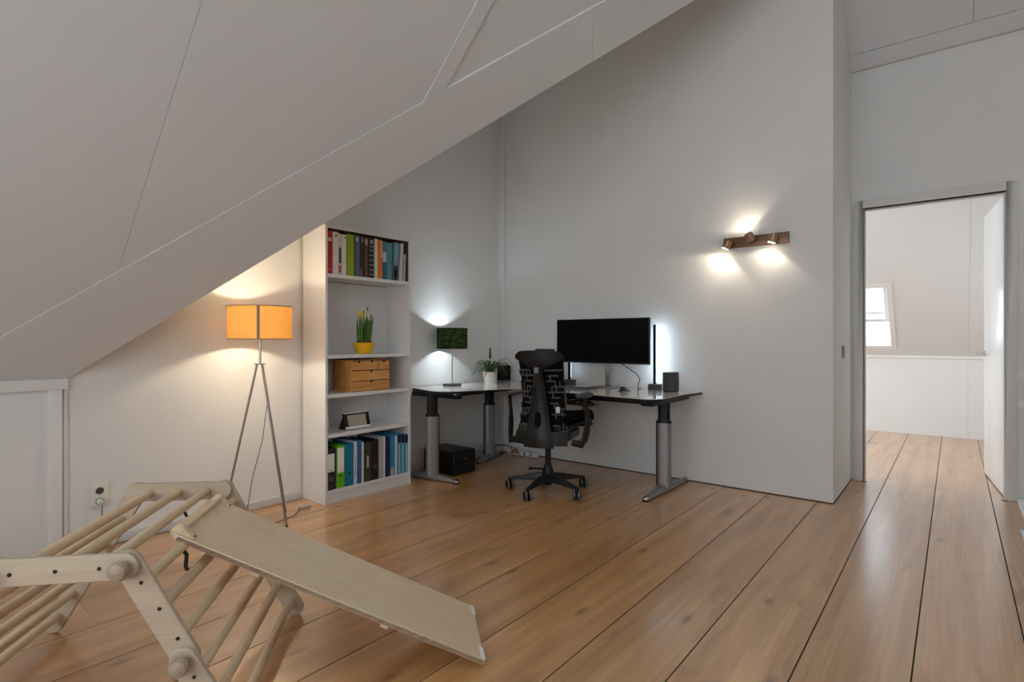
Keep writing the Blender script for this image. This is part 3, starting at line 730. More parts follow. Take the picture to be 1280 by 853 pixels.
drawer(cy0, cy1, .004, .081, ((cy0 + cy1) / 2,))

# ---- daffodils
dp = Vector((-3.655, 2.682, SHZ[1]))
df = thing('daffodil_pot', 'yellow bowl of budding daffodils on the bookcase shelf', 'potted plant', dp)
df_b = MB().lathe([(.0001, 0), (.052, 0), (.060, .01), (.078, .06), (.084, .088), (.079, .088), (.072, .06), (.05, .075), (.0001, .075)], dp, 40).build('pot', M['ypot'], df, smooth=True)
MB().lathe([(.0001, .076), (.07, .072), (.0001, .0765)], dp, 24).build('soil', M['soil'], df)
rr = random.Random(3)
for i in range(7):
    a = i * .9 + .3; r_ = .045 if i < 6 else 0
    c = dp + Vector((math.cos(a) * r_, math.sin(a) * r_, .086))
    MB().ball(c, (.017, .017, .02), 10, 6).build('bulb', M['bulb'], df, smooth=True)
def blade(base, top, w, bow, n=7):
    base, top = Vector(base), Vector(top); ax = top - base
    side = Vector((rr.uniform(-1, 1), rr.uniform(-1, 1), 0)).normalized(); out = Vector((bow[0], bow[1], bow[2]))
    G = []
    for i in range(n + 1):
        t = i / n; c = base + ax * t + out * (t * t); ww = w * (1 - t ** 4) * (.75 + .5 * math.sin(t * 2.2)) + .0004
        G.append([c - side * ww, c + side * ww])
    return MB().sheet(G, .0012)
for i in range(34):
    cl_ = rr.choice([-1, 0, 1]); y = cl_ * .042 + rr.uniform(-.018, .018); x = rr.uniform(-.03, .03)
    b = dp + Vector((x, y, .085)); h = rr.uniform(.13, .235)
    blade(b, b + Vector((x * .3, y * .12 + rr.uniform(-.012, .012), h)), .0055, (rr.uniform(-.01, .01), rr.uniform(-.012, .012), 0)).build('leaf', M['leaf'], df)
for (y, x, h, bloom) in ((-.045, .02, .255, 1), (-.028, -.01, .235, 1), (.0, .0, .262, 0), (.018, .02, .23, 2), (.035, .0, .26, 2), (.042, -.01, .292, 0), (.06, .01, .232, 0)):
    b = dp + Vector((x, y * .8, .085)); t = dp + Vector((x, y, .06 + h))
    s_ = MB().tube([b, (b + t) / 2, t], .0028, 6).build('stem', M['leaf'], df)
    if bloom == 1:
        q = MB()
        for k in range(6):
            a = k * math.pi / 3; q.ball(t + Vector((.006, math.cos(a) * .013, math.sin(a) * .013)), (.004, .010, .010), 8, 5)
        q.cyl(t, t + Vector((.022, 0, .002)), .006, .009, 10)
        q.build('flower', M['petal'], s_, smooth=True)
    else:
        MB().ball(t + Vector((0, 0, .008)), (.006, .006, .017), 8, 6).build('bud', M['petal'] if bloom == 2 else M['leaf'], s_, smooth=True)

# ---- small display on its wedge
dy0, dy1 = on_x(431, 530, -3.60).y, on_x(463, 530, -3.60).y
sd = thing('smart_display', 'small black tilted screen with pale bezel on the lower shelf', 'display', (-3.62, (dy0 + dy1) / 2, SHZ[3]))
tl = .26; dX = Vector((-math.sin(tl), 0, math.cos(tl))); dNn = Vector((math.cos(tl), 0, math.sin(tl)))
c0 = Vector((-3.60, (dy0 + dy1) / 2, SHZ[3] + .004)); hw = (dy1 - dy0) / 2; hh = .125
MB().prism([c0 + Vector((0, -hw + .01, 0)), c0 + Vector((-.10, -hw + .01, -.004)), c0 + dX * (hh * .9) + Vector((0, -hw + .01, 0)) - dNn * .008], (0, 2 * hw - .02, 0)).build('wedge', M['black'], sd, bevel=.003)
MB().obox(c0 + dX * (hh / 2), (dX, (0, 1, 0), dNn), (hh / 2, hw, .006)).build('bezel', M['black'], sd, bevel=.004)
MB().obox(c0 + dX * (hh * .47) + dNn * .0062, (dX, (0, 1, 0), dNn), (hh * .37, hw * .70, .0006)).build('screen', mat('dim_brown_screen', (120, 110, 98), .3, emit=lin((110, 100, 88)), estr=.35), sd)
MB().obox(c0 + dX * .008 + dNn * .010, (dX, (0, 1, 0), dNn), (.009, hw * .97, .005)).build('bottom_strip', M['felt'], sd, bevel=.002)
MB().obox(c0 + dX * (hh - .003) + dNn * .004, (dX, (0, 1, 0), dNn), (.004, hw * .96, .004)).build('top_strip', M['felt'], sd, bevel=.001)

# ================================================================== DESK
DT = .760
dk = thing('corner_desk', 'L-shaped grey-topped desk on silver and black height-adjustable legs', 'desk', (-3.3, 4.2, 0))
def sm_corner(a, b, c, r, n=6):
    a, b, c = Vector(a), Vector(b), Vector(c); p = b + (a - b).normalized() * r; q = b + (c - b).normalized() * r
    return [tuple((p * (1 - t) * (1 - t) + b * 2 * t * (1 - t) + q * t * t)) for t in [i / n for i in range(n + 1)]]
o1 = [(XL + .022, 3.31), (-3.40, 3.185), (-3.245, 3.285), (-3.115, 3.62), (-3.06, 3.815), (-2.545, 3.815), (-1.745, 3.722), (-1.655, 3.80), (-1.672, 4.166), (-1.622, 4.545), (XL + .022, 4.545)]
rad = [.02, .06, .06, .05, .10, .05, .05, .05, .06, .015, .01]
out_ = []
for i in range(len(o1)): out_ += sm_corner(o1[i - 1], o1[i], o1[(i + 1) % len(o1)], rad[i])
MB().prism([(x, y, DT - .004) for x, y in out_], (0, 0, .004)).build('desk_top', M['desk'], dk)
MB().prism([(x, y, DT - .022) for x, y in out_], (0, 0, .018)).build('edge_band', M['black'], dk, bevel=.002, bseg=1)
bmz = (DT - .062, DT - .023)
fm = MB(); fm.box(-3.42, -3.36, 3.27, 4.3, *bmz); fm.box(-3.0, -1.78, 3.90, 3.95, *bmz); fm.box(-3.6, -1.78, 4.30, 4.36, *bmz)
fm.box(-3.75, -3.20, 3.26, 3.33, *bmz); fm.box(-1.82, -1.72, 3.80, 4.50, *bmz)
fm.build('under_frame', M['black_m'], dk, bevel=.004)
bb = MB()
for x in (-2.2, -2.05, -1.95, -1.84): bb.cyl((x, 3.782 - (x + 2.2) * .05, DT - .012), (x, 3.772 - (x + 2.2) * .05 - .02, DT - .012), .004, seg=8)
def desk_leg(c, wdir, foot0, foot1, inner):
    c = Vector(c); wd = Vector(wdir).normalized(); nd = Vector((-wd.y, wd.x, 0))
    def oval(hw, hd, n=8):
        pts = []
        for sx, a0 in ((1, -math.pi / 2), (-1, math.pi / 2)):
            for i in range(n + 1):
                a = a0 + math.pi * i / n
                pts.append(wd * (sx * (hw - hd) + hd * math.cos(a)) + nd * (hd * math.sin(a)))
        return pts
    col = MB().prism([c + p + Vector((0, 0, .035)) for p in oval(.056, .034)], (0, 0, .505)).build('leg_column', M['silver'], dk, smooth=True)
    MB().prism([c + wd * (inner * .05) + p * .42 + Vector((0, 0, .045)) for p in oval(.03, .03)], (0, 0, .50)).build('column_slot', M['black'], col, smooth=True)
    MB().prism([c + p + Vector((0, 0, .540)) for p in oval(.059, .037)], (0, 0, .018)).build('column_collar', M['black'], col, smooth=True)
    MB().prism([c + p + Vector((0, 0, .555)) for p in oval(.047, .028)], (0, 0, DT - .03 - .555)).build('leg_lift', M['black_m'], dk, smooth=True)
    f0, f1 = Vector(foot0), Vector(foot1); d = (f1 - f0).normalized(); s = Vector((-d.y, d.x, 0))
    q = MB(); pr = []
    for p, w, h in ((f0, .020, .030), (c, .034, .062), (f1, .020, .030)):
        pr.append([p - s * w + Vector((0, 0, .010)), p + s * w + Vector((0, 0, .010)), p + s * w * .7 + Vector((0, 0, h)), p - s * w * .7 + Vector((0, 0, h))])
    V = [v for r_ in pr for v in r_]
    Fs = [(0, 1, 2, 3), (11, 10, 9, 8)] + [(i * 4 + k, i * 4 + (k + 1) % 4, (i + 1) * 4 + (k + 1) % 4, (i + 1) * 4 + k) for i in range(2) for k in range(4)]
    q.add(V, Fs); ft = q.build('leg_foot', M['silver'], dk, bevel=.004)
    for p in (f0, f1):
        MB().lathe([(.0001, 0), (.026, 0), (.026, .012), (.0001, .012)], p, 20).build('glide', M['black'], ft)
        MB().lathe([(.024, .012), (.022, .028), (.012, .036), (.0001, .037)], p, 20).build('foot_cap', M['chrome'], ft, smooth=True)
desk_leg((-3.47, 3.245, 0), (.55, .83, 0), (-3.78, 3.20, 0), (-3.21, 3.27, 0), 1)
desk_leg((-1.775, 4.12, 0), (1, .25, 0), (-1.775, 3.79, 0), (-1.765, 4.535, 0), -1)
desk_leg((-3.63, 4.17, 0), (.62, .78, 0), (-3.70, 4.42, 0), (-3.58, 3.96, 0), -1)
# wire cable basket under the top
wb = MB(); bx0, bx1, by0, by1 = -2.78, -2.37, 3.98, 4.14
for x in [bx0 + (bx1 - bx0) * i / 12 for i in range(13)]:
    wb.tube([(x, by0, DT - .055), (x, by0 + .01, DT - .125), (x, by1 - .01, DT - .125), (x, by1, DT - .055)], .0022, 5)
for y, z in ((by0, .055), (by0 + .006, .09), (by0 + .01, .125), ((by0 + by1) / 2, .125), (by1 - .01, .125), (by1, .055)):
    wb.tube([(bx0, y, DT - z), (bx1, y, DT - z)], .0025, 5)
for x in (bx0 + .05, bx1 - .05): wb.tube([(x, by0, DT - .055), (x, by0, DT - .022)], .003, 5)
wb.build('cable_basket', M['black_m'], dk)
cbm = MB()
for i in range(4):
    pts = [(bx0 + .02 + (bx1 - bx0 - .04) * t / 9, (by0 + by1) / 2 + .04 * math.sin(t * 1.9 + i * 1.7), DT - .105 + .018 * math.sin(t * 2.3 + i)) for t in range(10)]
    cbm.tube(pts, .005, 6)
cbm.build('basket_cables', M['bcable'], dk, smooth=True)

# ---- desk lamp
TX, TY = -3.655, 3.668
tl_ = thing('desk_lamp', 'lit desk lamp with dark green drum shade and square foot', 'lamp', (TX, TY, DT))
MB().box(TX - .062, TX + .062, TY - .062, TY + .062, DT, DT + .022).build('foot', M['dgrey'], tl_, bevel=.003)
MB().cyl((TX, TY, DT + .022), (TX, TY, 1.14), .006, seg=14).build('stem', M['chrome'], tl_, smooth=True)
MB().lathe([(.0001, 0), (.014, 0), (.014, .045), (.0001, .045)], (TX, TY, 1.13)).build('bulb_socket', M['dgrey'], tl_, smooth=True)
tr, tz0, tz1 = .143, 1.108, 1.297
tsh = MB().lathe([(tr, tz0), (tr, tz1), (tr - .002, tz1), (tr - .002, tz0)], (TX, TY, 0), 56, close=True).build('lamp_shade', M['gshade'], tl_, smooth=True)
q = MB()
for z in (tz0, tz1): q.lathe([(tr + .0008, z - .002), (tr + .0008, z + .002), (tr - .0028, z + .002), (tr - .0028, z - .002)], (TX, TY, 0), 56, close=True)
for a in (.3, 2.4, 4.5): q.tube([(TX, TY, tz0 + .03), (TX + (tr - .003) * math.cos(a), TY + (tr - .003) * math.sin(a), tz0 + .015)], .0016, 5)
q.build('shade_ring', M['black'], tsh)
MB().ball((TX, TY, 1.205), (.026, .026, .034), 14, 8).build('bulb', mat('cool_bulb', (235, 245, 255), .4, emit=(.82, .93, 1.0), estr=18), tl_, smooth=True)
lamp_light('bulb_light', 'POINT', (TX, TY, 1.205), 60.0, (.78, .91, 1.0), tl_, shadow_soft_size=.028)

# ---- spider plant
px_, py_ = -3.60, 4.145
sp = thing('spider_plant', 'spiky green plant with a tall bud in a white pot on the desk', 'potted plant', (px_, py_, DT))
MB().lathe([(.0001, 0), (.056, 0), (.058, .004), (.072, .115), (.068, .115), (.062, .10), (.0001, .10)], (px_, py_, DT), 36).build('pot', M['pot'], sp, smooth=True)
MB().lathe([(.0001, .103), (.064, .1005), (.0001, .1035)], (px_, py_, DT), 20).build('soil', M['soil'], sp)
rr = random.Random(11)
for i in range(38):
    a = i * 2.399; ln = rr.uniform(.16, .24); lift = rr.uniform(.04, .12) if i < 20 else rr.uniform(.11, .17)
    d = Vector((math.cos(a), math.sin(a), 0)); b = Vector((px_, py_, DT + .10)) + d * .012
    if b.x + d.x * ln < XL + .03: ln *= .8
    G = []; n = 9; sd_ = Vector((-d.y, d.x, 0))
    for k in range(n + 1):
        t = k / n; c = b + d * (ln * t) + Vector((0, 0, lift * math.sin(t * 2.2) - .085 * t * t * t)); w = .0085 * (1 - t ** 2.2) + .0006
        G.append([c - sd_ * w + Vector((0, 0, .003)), c, c + sd_ * w + Vector((0, 0, .003))])
    MB().sheet(G, .0009).build('leaf', M['leafd'], sp, smooth=True)
stl = MB().tube([(px_, py_, DT + .1), (px_, py_, DT + .20), (px_ + .002, py_ - .002, DT + .27)], .004, 6).build('flower_stalk', M['leafd'], sp)
q = MB()
for k in range(8):
    z = DT + .255 + k * .012; r_ = .011 - .0008 * k
    for m_ in range(5):
        a = m_ * 1.257 + k * .6; q.ball((px_ + math.cos(a) * r_ * .7, py_ + math.sin(a) * r_ * .7, z), (.007, .007, .012), 6, 4)
q.build('flower_bud', M['leafd'], stl, smooth=True)

# ---- black picture panel beside the plant
fx, fy = -3.66, 4.43
pf = thing('picture_frame', 'small square black frame standing on the desk behind the spiky plant', 'frame', (fx, fy, DT))
ax = Vector((.62, -.78, 0)).normalized(); sx = Vector((-ax.y, ax.x, 0))
MB().obox((fx, fy, DT + .088), (sx, ax, (0, 0, 1)), (.070, .018, .076)).build('front_panel', M['gloss'], pf, bevel=.004)
MB().obox((fx, fy, DT + .006), (sx, ax, (0, 0, 1)), (.062, .03, .006)).build('base', M['dgrey'], pf, bevel=.002)

# ---- monitor
MY = 4.36
mx0, mx1 = on_y(696, 425, MY).x, on_y(811.5, 425, MY).x; mz0, mz1 = .978, 1.380; mc = (mx0 + mx1) / 2
mn = thing('computer_monitor', 'wide black computer monitor on a silver stand on the desk', 'monitor', (mc, MY + .05, DT))
scb = MB().box(mx0, mx1, MY, MY + .028, mz0, mz1).build('screen_body', M['black'], mn, bevel=.003)
MB().box(mx0 + .008, mx1 - .008, MY - .0012, MY, mz0 + .016, mz1 - .008).build('screen', M['gloss'], mn)
MB().box(mx0 + .003, mx1 - .003, MY - .002, MY + .001, mz0 + .001, mz0 + .006).build('bottom_bezel', M['dgrey'], mn)
MB().box(mc - .12, mc + .12, MY + .028, MY + .06, mz0 + .1, mz1 - .1).build('back_housing', M['black'], mn, bevel=.01)
sx_ = on_y(760, 470, MY + .08).x
MB().box(sx_ - .022, sx_ + .022, MY + .066, MY + .084, DT + .008, mz0 + .22).build('stand_column', M['chrome'], mn, bevel=.003)
MB().box(sx_ - .12, sx_ + .12, MY - .05, MY + .14, DT, DT + .008).build('stand_base', M['silver'], mn, bevel=.003)
mcb = MB().tube([on_y(773, 452, MY + .04), on_y(786, 461, MY + .04), on_y(796, 468, MY + .03), on_y(800, 474, MY + .02), on_y(798, 480, MY), (on_y(797, 484, MY - .03).x, MY - .03, DT + .006), (on_y(797, 484, MY + .06).x, MY + .12, DT + .006)], .004, 8)
mcb.build('cable', M['bcable'], mn, smooth=True)

# ---- light bars
def light_bar(x, y, lab, lit, h=.56):
    t = thing('light_bar_lamp', lab, 'lamp', (x, y, DT), 0, 'slim light bars on the desk')
    MB().box(x - .048, x + .048, y - .04, y + .04, DT, DT + .05).build('base', M['dgrey'], t, bevel=.004)
    MB().box(x - .011, x + .011, y - .014, y + .006, DT + .05, DT + h).build('bar', M['black_m'], t, bevel=.002)
    MB().box(x - .009, x + .009, y + .006, y + .012, DT + .07, DT + h - .01).build('light_strip', mat('led_strip' + ('_on' if lit else '_dim'), (235, 242, 255), .4, emit=(.66, .84, 1.0), estr=lit), t)
light_bar(on_y(818.7, 440, 4.47).x, 4.47, 'slim black upright light bar glowing at the wall next to the round speaker', 20)
light_bar(on_y(712, 470, 4.47).x, 4.47, 'slim black light bar mostly hidden behind the monitor', 3)

# ---- speaker
spx, spy = on_y(838.5, 470, 4.40).x, 4.40
so = thing('round_speaker', 'charcoal rounded speaker standing at the free end of the desk', 'speaker', (spx, spy, DT))
rp_ = [(.062 * math.copysign(abs(math.cos(a)) ** .75, math.cos(a)), .062 * math.copysign(abs(math.sin(a)) ** .75, math.sin(a))) for a in [2 * math.pi * i / 40 for i in range(40)]]
MB().prism([(spx + x, spy + y, DT + .008) for x, y in rp_], (0, 0, .148)).build('grille', mat('charcoal_grille', (58, 57, 58), .6, vary=.25, scale=300), so, smooth=True)
MB().prism([(spx + x * .98, spy + y * .98, DT + .156) for x, y in rp_], (0, 0, .005)).build('top_plate', M['dgrey'], so, smooth=True)
MB().prism([(spx + x * .93, spy + y * .93, DT) for x, y in rp_], (0, 0, .008)).build('base', M['black'], so, smooth=True)

# ---- keyboard, mouse, dark case, second screen
kc = Vector((-2.60, 4.10, DT)); kd = Vector((1, -.04, 0)).normalized(); ks = Vector((-kd.y, kd.x, 0))
kbd = thing('keyboard', 'dark grey flat keyboard on the desk in front of the monitor', 'keyboard', kc)
MB().obox(kc + Vector((0, 0, .007)), (kd, ks, (0, 0, 1)), (.215, .062, .007)).build('base', M['mgrey'], kbd, bevel=.003)
for r_ in range(5):
    q = MB()
    for c in range(15):
        q.obox(kc + kd * (-.196 + .028 * c) + ks * (-.046 + .023 * r_) + Vector((0, 0, .0158)), (kd, ks, (0, 0, 1)), (.012, .0095, .002))
    q.build('key_row', M['graph'], kbd)
mp_ = on_z(780, 489, DT); mp_.y = min(mp_.y, 4.2)
mo = thing('computer_mouse', 'small dark brown and black mouse on the desk', 'mouse', mp_)
MB().ball(mp_ + Vector((0, 0, .002)), (.030, .055, .034), 18, 10).build('shell', M['graph'], mo, smooth=True)
mo_l = MB().box(mp_.x - .034, mp_.x + .040, mp_.y - .052, mp_.y + .05, DT, DT + .005).build('base', mat('brown_plastic', (110, 84, 62), .5), mo, bevel=.003)
MB().cyl(mp_ + Vector((-.006, -.03, .03)), mp_ + Vector((.006, -.03, .03)), .010, seg=12).build('wheel', M['black'], mo)
kp = on_z(698, 481, DT); kp.y = min(kp.y, 4.25)
hc = thing('headphone_case', 'small rounded black case on the desk beside the keyboard', 'case', kp)
MB().ball(kp + Vector((0, 0, .034)), (.085, .06, .034), 20, 10).build('shell', M['black'], hc, smooth=True)
MB().lathe([(.0001, 0), (.05, 0), (.05, .012), (.0001, .012)], kp, 20).build('base', M['dgrey'], hc)
s2y = 4.30; s2x1 = on_y(692.5, 437, s2y).x
s2 = thing('tablet_screen', 'thin dark upright screen mostly hidden behind the chair back', 'screen', (s2x1 - .11, s2y, DT))
MB().box(s2x1 - .22, s2x1, s2y, s2y + .012, DT + .10, 1.103).build('screen_body', M['black'], s2, bevel=.004)
MB().box(s2x1 - .13, s2x1 - .09, s2y + .012, s2y + .03, DT + .006, DT + .2).build('stand_column', M['dgrey'], s2)
MB().box(s2x1 - .19, s2x1 - .03, s2y - .04, s2y + .08, DT, DT + .006).build('stand_base', M['dgrey'], s2, bevel=.002)

# ================================================================== UNDER THE DESK
pr = thing('printer', 'black box-shaped printer on the floor under the desk', 'printer', (-3.58, 3.56, 0))
pb_ = MB().box(-3.775, -3.385, 3.42, 3.70, .006, .195).build('body', M['black'], pr, bevel=.014, bseg=3)
MB().box(-3.775, -3.39, 3.425, 3.695, .196, .208).build('lid', M['black'], pr, bevel=.005)
MB().box(-3.386, -3.382, 3.435, 3.685, .085, .088).build('tray_line', M['dgrey'], pr)
MB().box(-3.386, -3.3835, 3.53, 3.575, .135, .143).build('badge', M['chrome'], pr)
for x in (-3.74, -3.42):
    for y in (3.45, 3.67): MB().cyl((x, y, 0), (x, y, .008), .012, seg=12).build('foot', M['black'], pr)
ps = thing('power_strip', 'white power strip with cables on the floor along the wall under the desk', 'power strip', (-3.45, 4.5, 0))
MB().box(-3.62, -3.27, 4.47, 4.525, .004, .050).build('strip_body', M['wcable'], ps, bevel=.006)
for i in range(4):
    x = -3.58 + i * .08; MB().cyl((x, 4.4702, .027), (x, 4.468, .027), .017, seg=16).build('socket', M['mgrey'], ps)
MB().cyl((-3.60, 4.47, .045), (-3.60, 4.43, .05), .028, .024, 18).build('plug', M['wcable'], ps, smooth=True)
MB().cyl((-3.53, 4.47, .045), (-3.53, 4.425, .05), .026, .022, 18).build('plug', M['orange'], ps, smooth=True)
MB().tube([(-3.58, 4.44, .06), (-3.52, 4.40, .09), (-3.60, 4.38, .11), (-3.72, 4.34, .10), (-3.78, 4.2, .10)], .005, 6).build('cable', M['bcable'], ps, smooth=True)
MB().tube([(-3.27, 4.5, .03), (-3.20, 4.48, .04), (-3.16, 4.50, .16), (-3.14, 4.52, .45), (-3.14, 4.52, .70)], .005, 6).build('cable', M['wcable'], ps, smooth=True)
MB().tube([(-3.76, 4.15, .09), (-3.74, 4.3, .12), (-3.70, 4.42, .11), (-3.64, 4.46, .07)], .005, 6).build('cable', M['wcable'], ps, smooth=True)
cd_ = MB().box(XL + .017, XL + .075, 4.02, 4.50, .0, .062).build('cable_duct', M['grey_trim'], org=(XL + .045, 4.26, 0), bevel=.004)
tag(cd_, 'grey cable duct lying along the foot of the wall behind the desk leg', 'cable duct')

# ================================================================== OFFICE CHAIR (faces the monitor)
CHC = Vector((-2.49, 3.56, 0)); CHR = math.radians(17)
oc_ = thing('office_chair', 'black ergonomic swivel chair with segmented backrest at the desk', 'chair', CHC, CHR)
def cb(mb, name, m, par=None, **k): return mb.build(name, m, par or oc_, local=True, **k)
cb(MB().lathe([(.0001, .055), (.03, .055), (.046, .075), (.050, .13), (.036, .19), (.030, .21), (.0001, .21)], (0, 0, 0), 24), 'hub', M['black'], smooth=True)
for i in range(5):
    a = math.radians(276 + 72 * i) - CHR; d = Vector((math.cos(a), math.sin(a), 0)); s = Vector((-d.y, d.x, 0))
    q = MB(); V = []
    for t, w, z0, z1 in ((.03, .032, .085, .150), (.16, .025, .085, .128), (.29, .017, .078, .100), (.325, .014, .074, .092)):
        c = d * t; V += [c - s * w + Vector((0, 0, z0)), c + s * w + Vector((0, 0, z0)), c + s * w * .7 + Vector((0, 0, z1)), c - s * w * .7 + Vector((0, 0, z1))]
    Fs = [(3, 2, 1, 0), (12, 13, 14, 15)] + [(j * 4 + k, j * 4 + (k + 1) % 4, (j + 1) * 4 + (k + 1) % 4, (j + 1) * 4 + k) for j in range(3) for k in range(4)]
    q.add(V, Fs); arm = cb(q, 'base_spoke', M['graph'], bevel=.004)
    c = d * .312; wt = math.atan2(SC, SS) - CHR + (.25, -.2, .1, -.3, .3)[i]; wa = Vector((math.cos(wt), math.sin(wt), 0))
    cs = MB(); cs.cyl(c + Vector((0, 0, .06)), c + Vector((0, 0, .085)), .012, seg=10)
    for sg in (-1, 1): cs.cyl(c + wa * (.006 * sg) + Vector((0, 0, .036)), c + wa * (.028 * sg) + Vector((0, 0, .036)), .036, .033, 22)
    cs.cyl(c - wa * .005 + Vector((0, 0, .034)), c + wa * .005 + Vector((0, 0, .034)), .02, seg=12)
    cst = cb(cs, 'caster', M['black'], smooth=True)
    q = MB()
    for sg in (-1, 1):
        pts = [c + wa * (sg * .017) + (Vector((0, 0, 1)) * math.sin(t) + wa.cross(Vector((0, 0, 1))) * math.cos(t)) * .0345 + Vector((0, 0, .0375)) for t in [2 * math.pi * k / 20 for k in range(21)]]
        q.tube(pts, .0045, 6, caps=False)
    cb(q, 'wheel_rim', M['silver'], cst, smooth=True)
cb(MB().cyl((0, 0, .19), (0, 0, .40), .022, seg=18), 'gas_lift', M['black_m'], smooth=True)
lev = MB().tube([(-.03, -.03, .18), (-.10, -.06, .185), (-.135, -.07, .185)], [.008, .008, .014], 8)
cb(lev, 'tilt_lever', M['black'], smooth=True)
# mechanism below the seat
q = MB(); q.box(-.13, .13, -.16, .20, .385, .47); q.box(-.21, .21, -.13, .17, .425, .497)
cb(q, 'tilt_mechanism', M['graph'], bevel=.02, bseg=3)
for sg in (-1, 1):
    for i in range(4):
        cb(MB().tube([(.10 * sg, -.14 + .06 * i, .42), (.17 * sg, -.12 + .06 * i, .45), (.20 * sg, -.10 + .06 * i, .52)], .012, 6), 'seat_spring', M['graph'], smooth=True)
# seat cushion with waterfall front
G = []
for i in range(13):
    t = i / 12; y = -.17 + .62 * t; hw = .165 + .095 * min(1.0, t * 2.2); z = .545 + .012 * math.sin(t * 3.0) - (.05 * ((t - .8) / .2) ** 2 if t > .8 else 0)
    G.append([Vector((x * hw, y, z + .02 * x * x)) for x in [-1 + 2 * j / 10 for j in range(11)]])
cb(MB().sheet(G, -.045), 'seat', M['fabric'], smooth=True)
G2 = [[p + Vector((0, 0, -.048)) for p in r_] for r_ in [[Vector((v.x * .97, v.y * .98, v.z)) for v in r_] for r_ in G]]
cb(MB().sheet(G2, -.018), 'seat_pan', M['black'], smooth=True)
# back: curved pixel support panel
def back_pt(u, z, out=0.0):
    """u in -1..1 across, z height; out = distance behind the shell"""
    t = (z - .43) / (1.105 - .43)
    hw = .205 - .105 * t + .085 * t * t
    y = -.205 + .06 * math.sin(min(1, t * 1.15) * math.pi) - .03 * t + .055 * u * u
    return Vector((u * hw, y - out, z))
zs = [.43 + (1.06 - .43) * i / 16 for i in range(17)]
cb(MB().sheet([[back_pt(-1 + 2 * j / 14, z) for j in range(15)] for z in zs], .02), 'backrest', M['fabric'], smooth=True)
# upper back cap
G = []
for i in range(9):
    t = i / 8; row = []
    for j in range(15):
        u = -1 + 2 * j / 14; zt = 1.112 - .010 * u * u - .03 * max(0, abs(u) - .8) / .2; zb = .965 + .085 * abs(u) ** 1.2
        z = zb + (zt - zb) * t; row.append(back_pt(u * 1.02, z, .022))
    G.append(row)
cb(MB().sheet(G, -.02), 'upper_back_cap', M['black'], smooth=True)
# ribs of the pixel matrix on both sides of the spine
def spine_hw(z):
    t = (z - .40) / (1.0 - .40); return (.088 * max(0.0, 1 - t) ** 1.3 + .030)
for sg in (-1, 1):
    q = MB(); rr = random.Random(5 + sg)
    zrow = [.50 + i * .042 for i in range(12)]
    for k, z in enumerate(zrow):
        u0 = min(.9, (spine_hw(z) + .012) / .2); lim = 1.0 if z < .93 else .95
        cuts = [u0 + (lim - u0) * f for f in ((0, .55), (.35, 1.0), (0, 1.0), (.15, .7))[(k * 3 + (sg > 0)) % 4]]
        n = 6; pts = [back_pt(sg * (cuts[0] + (cuts[1] - cuts[0]) * i / n), z, .012) for i in range(n + 1)]
        q.tube(pts, .0062, 5, flat=(1, .7))
        for f in (.25, .5, .75, 1.0):
            if rr.random() < .62 and z < .95:
                uu = u0 + (lim - u0) * f
                q.tube([back_pt(sg * uu, z, .011), back_pt(sg * uu, z + .042, .011)], .0055, 5)
    cb(q, 'back_ribs', M['rib'], smooth=False)
# spine: wide at the foot, narrow at the head, with a slot
G = []
for i in range(15):
    z = .385 + (1.005 - .385) * i / 14; hw = spine_hw(z); row = []
    for j in range(9):
        u = -1 + 2 * j / 8; t = (z - .385) / .62
        row.append(Vector((u * hw, back_pt(0, max(z, .43)).y - .052 - .035 * math.sin(t * math.pi) + .028 * u * u, z)))
    G.append(row)
cb(MB().sheet(G, .022), 'spine', M['graph'], smooth=True)
def spine_pt(x, z, out):
    t = (z - .385) / .62
    return Vector((x, back_pt(0, max(z, .43)).y - .052 - .035 * math.sin(t * math.pi) + .028 * (x / spine_hw(z)) ** 2 - out, z))
G = []
for i in range(11):
    z = .535 + .12 * i / 10; w = .026 * math.sqrt(max(.02, 1 - abs(2 * i / 10 - 1) ** 4))
    G.append([spine_pt(w * u, z, .0015) for u in (-1, -.5, 0, .5, 1)])
cb(MB().sheet(G, .001), 'spine_slot', M['fabric'], smooth=True)
tp_ = [back_pt(.62, .64, .016), back_pt(.78, .64, .016), back_pt(.78, .685, .016), back_pt(.62, .685, .016)]
cb(MB().prism(tp_, (0, -.002, 0)), 'label_tag', M['outlet'])
cb(MB().box(-.016, .016, back_pt(0, .95).y - .085, back_pt(0, .95).y - .06, .945, .985), 'spine_clip', M['mgrey'], bevel=.004)
# lower back skirt
q = []
for i in range(5):
    z = .40 + .10 * i / 4
    q.append([back_pt(u, max(z, .43), .018) + Vector((0, 0, z - max(z, .43))) for u in [-1 + 2 * j / 14 for j in range(15)]])
cb(MB().sheet(q, -.012), 'lower_back_shell', M['graph'], smooth=True)
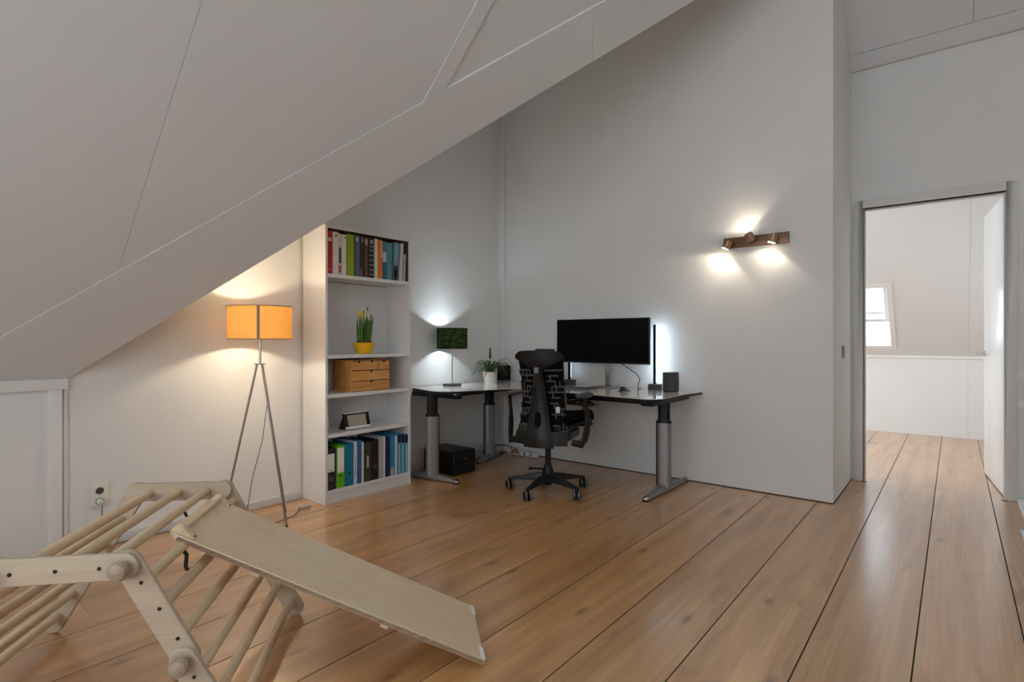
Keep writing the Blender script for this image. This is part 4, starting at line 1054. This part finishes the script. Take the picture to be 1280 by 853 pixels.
# arms
for sg in (-1, 1):
    x = .305 * sg
    post = MB().tube([(x * .72, -.10, .415), (x * .95, -.075, .40), (x, -.03, .44), (x * 1.03, .005, .53), (x * 1.03, .0, .62), (x * 1.0, -.04, .70), (x * .98, -.06, .738)], [.020, .024, .026, .024, .022, .020, .022], 12, flat=(1.25, .7))
    ap = cb(post, 'arm_post', M['graph'], smooth=True)
    sleeve = MB().tube([(x * .99, -.045, .42), (x * 1.015, -.015, .47), (x * 1.032, .003, .53), (x * 1.032, .003, .572), (x * 1.03, .001, .585)], [.022, .027, .0265, .025, .021], 14, flat=(1.28, .75))
    cb(sleeve, 'arm_sleeve', M['black'], ap, smooth=True)
    G = []
    for i in range(9):
        t = i / 8; y = -.14 + .25 * t; w = .046 * math.sqrt(max(0.0, 1 - abs(2 * t - 1) ** 4)) * .55 + .020
        G.append([Vector((x * .97 + u * w, y, .762 - .010 * u * u)) for u in (-1, -.5, 0, .5, 1)])
    cb(MB().sheet(G, -.022), 'arm_pad', M['dgrey'], smooth=True)

# ================================================================== WALL SPOTLIGHT
wl = thing('wall_spotlight', 'bronze wall lamp with three adjustable spots on the wall above the desk', 'wall lamp', (-1.215, YD, 1.92))
MB().box(-1.456, -.972, YD - .022, YD, 1.924, 2.008).build('back_plate', M['bronzed'], wl, bevel=.002)
emw = mat('warm_spot_lens', (255, 236, 206), .3, emit=(1.0, .84, .62), estr=25)
for (px, pz, dx, dz, pw) in ((-1.408, 1.945, -.45, -.90, 4.2), (-1.236, 1.985, -.38, .92, 2.2), (-1.070, 1.958, -.30, -.95, 2.6)):
    c = Vector((px, YD - .082, pz)); ax = Vector((dx, .0, dz)).normalized()
    hd_ = MB().cyl(c - ax * .032, c + ax * .032, .031, seg=28).build('spot_head', M['bronze'], wl, smooth=True)
    MB().cyl((px, YD - .022, pz), (px, YD - .055, pz), .010, seg=12).build('pivot', M['bronzed'], wl)
    MB().cyl(c + ax * .0322, c + ax * .0335, .025, seg=24).build('lens', emw, hd_)
    l = lamp_light('spot_light', 'SPOT', c + ax * .037, pw, (1.0, .86, .68), wl, spot_size=math.radians(138), spot_blend=.30, shadow_soft_size=.02)
    l.rotation_euler = ax.to_track_quat('-Z', 'Y').to_euler()

# ================================================================== SWITCHES
sw = on_x(1053.4, 440, XN)
t = thing('light_switch', 'small grey switch on the narrow wall beside the door', 'switch', (XN, sw.y, sw.z - .05))
MB().box(XN, XN + .008, sw.y - .04, sw.y + .04, sw.z - .05, sw.z + .05).build('plate', M['mgrey'], t, bevel=.003)
MB().box(XN + .008, XN + .011, sw.y - .03, sw.y + .03, sw.z - .04, sw.z + .04).build('rocker', M['mgrey'], t, bevel=.002)
for (px, py, lab) in ((1281, 507, 'white wall outlet below the switch right of the doorway'), (1281, 470, 'white wall switch right of the doorway above an outlet')):
    p = on_y(px, py, YR)
    t = thing('wall_switch', lab, 'switch', (p.x, YR, p.z - .04))
    MB().box(p.x - .04, p.x + .04, YR - .009, YR, p.z - .03, p.z + .03).build('plate', M['felt'], t, bevel=.003)
    MB().box(p.x - .028, p.x + .028, YR - .012, YR - .009, p.z - .02, p.z + .02).build('rocker', M['felt'], t, bevel=.002)
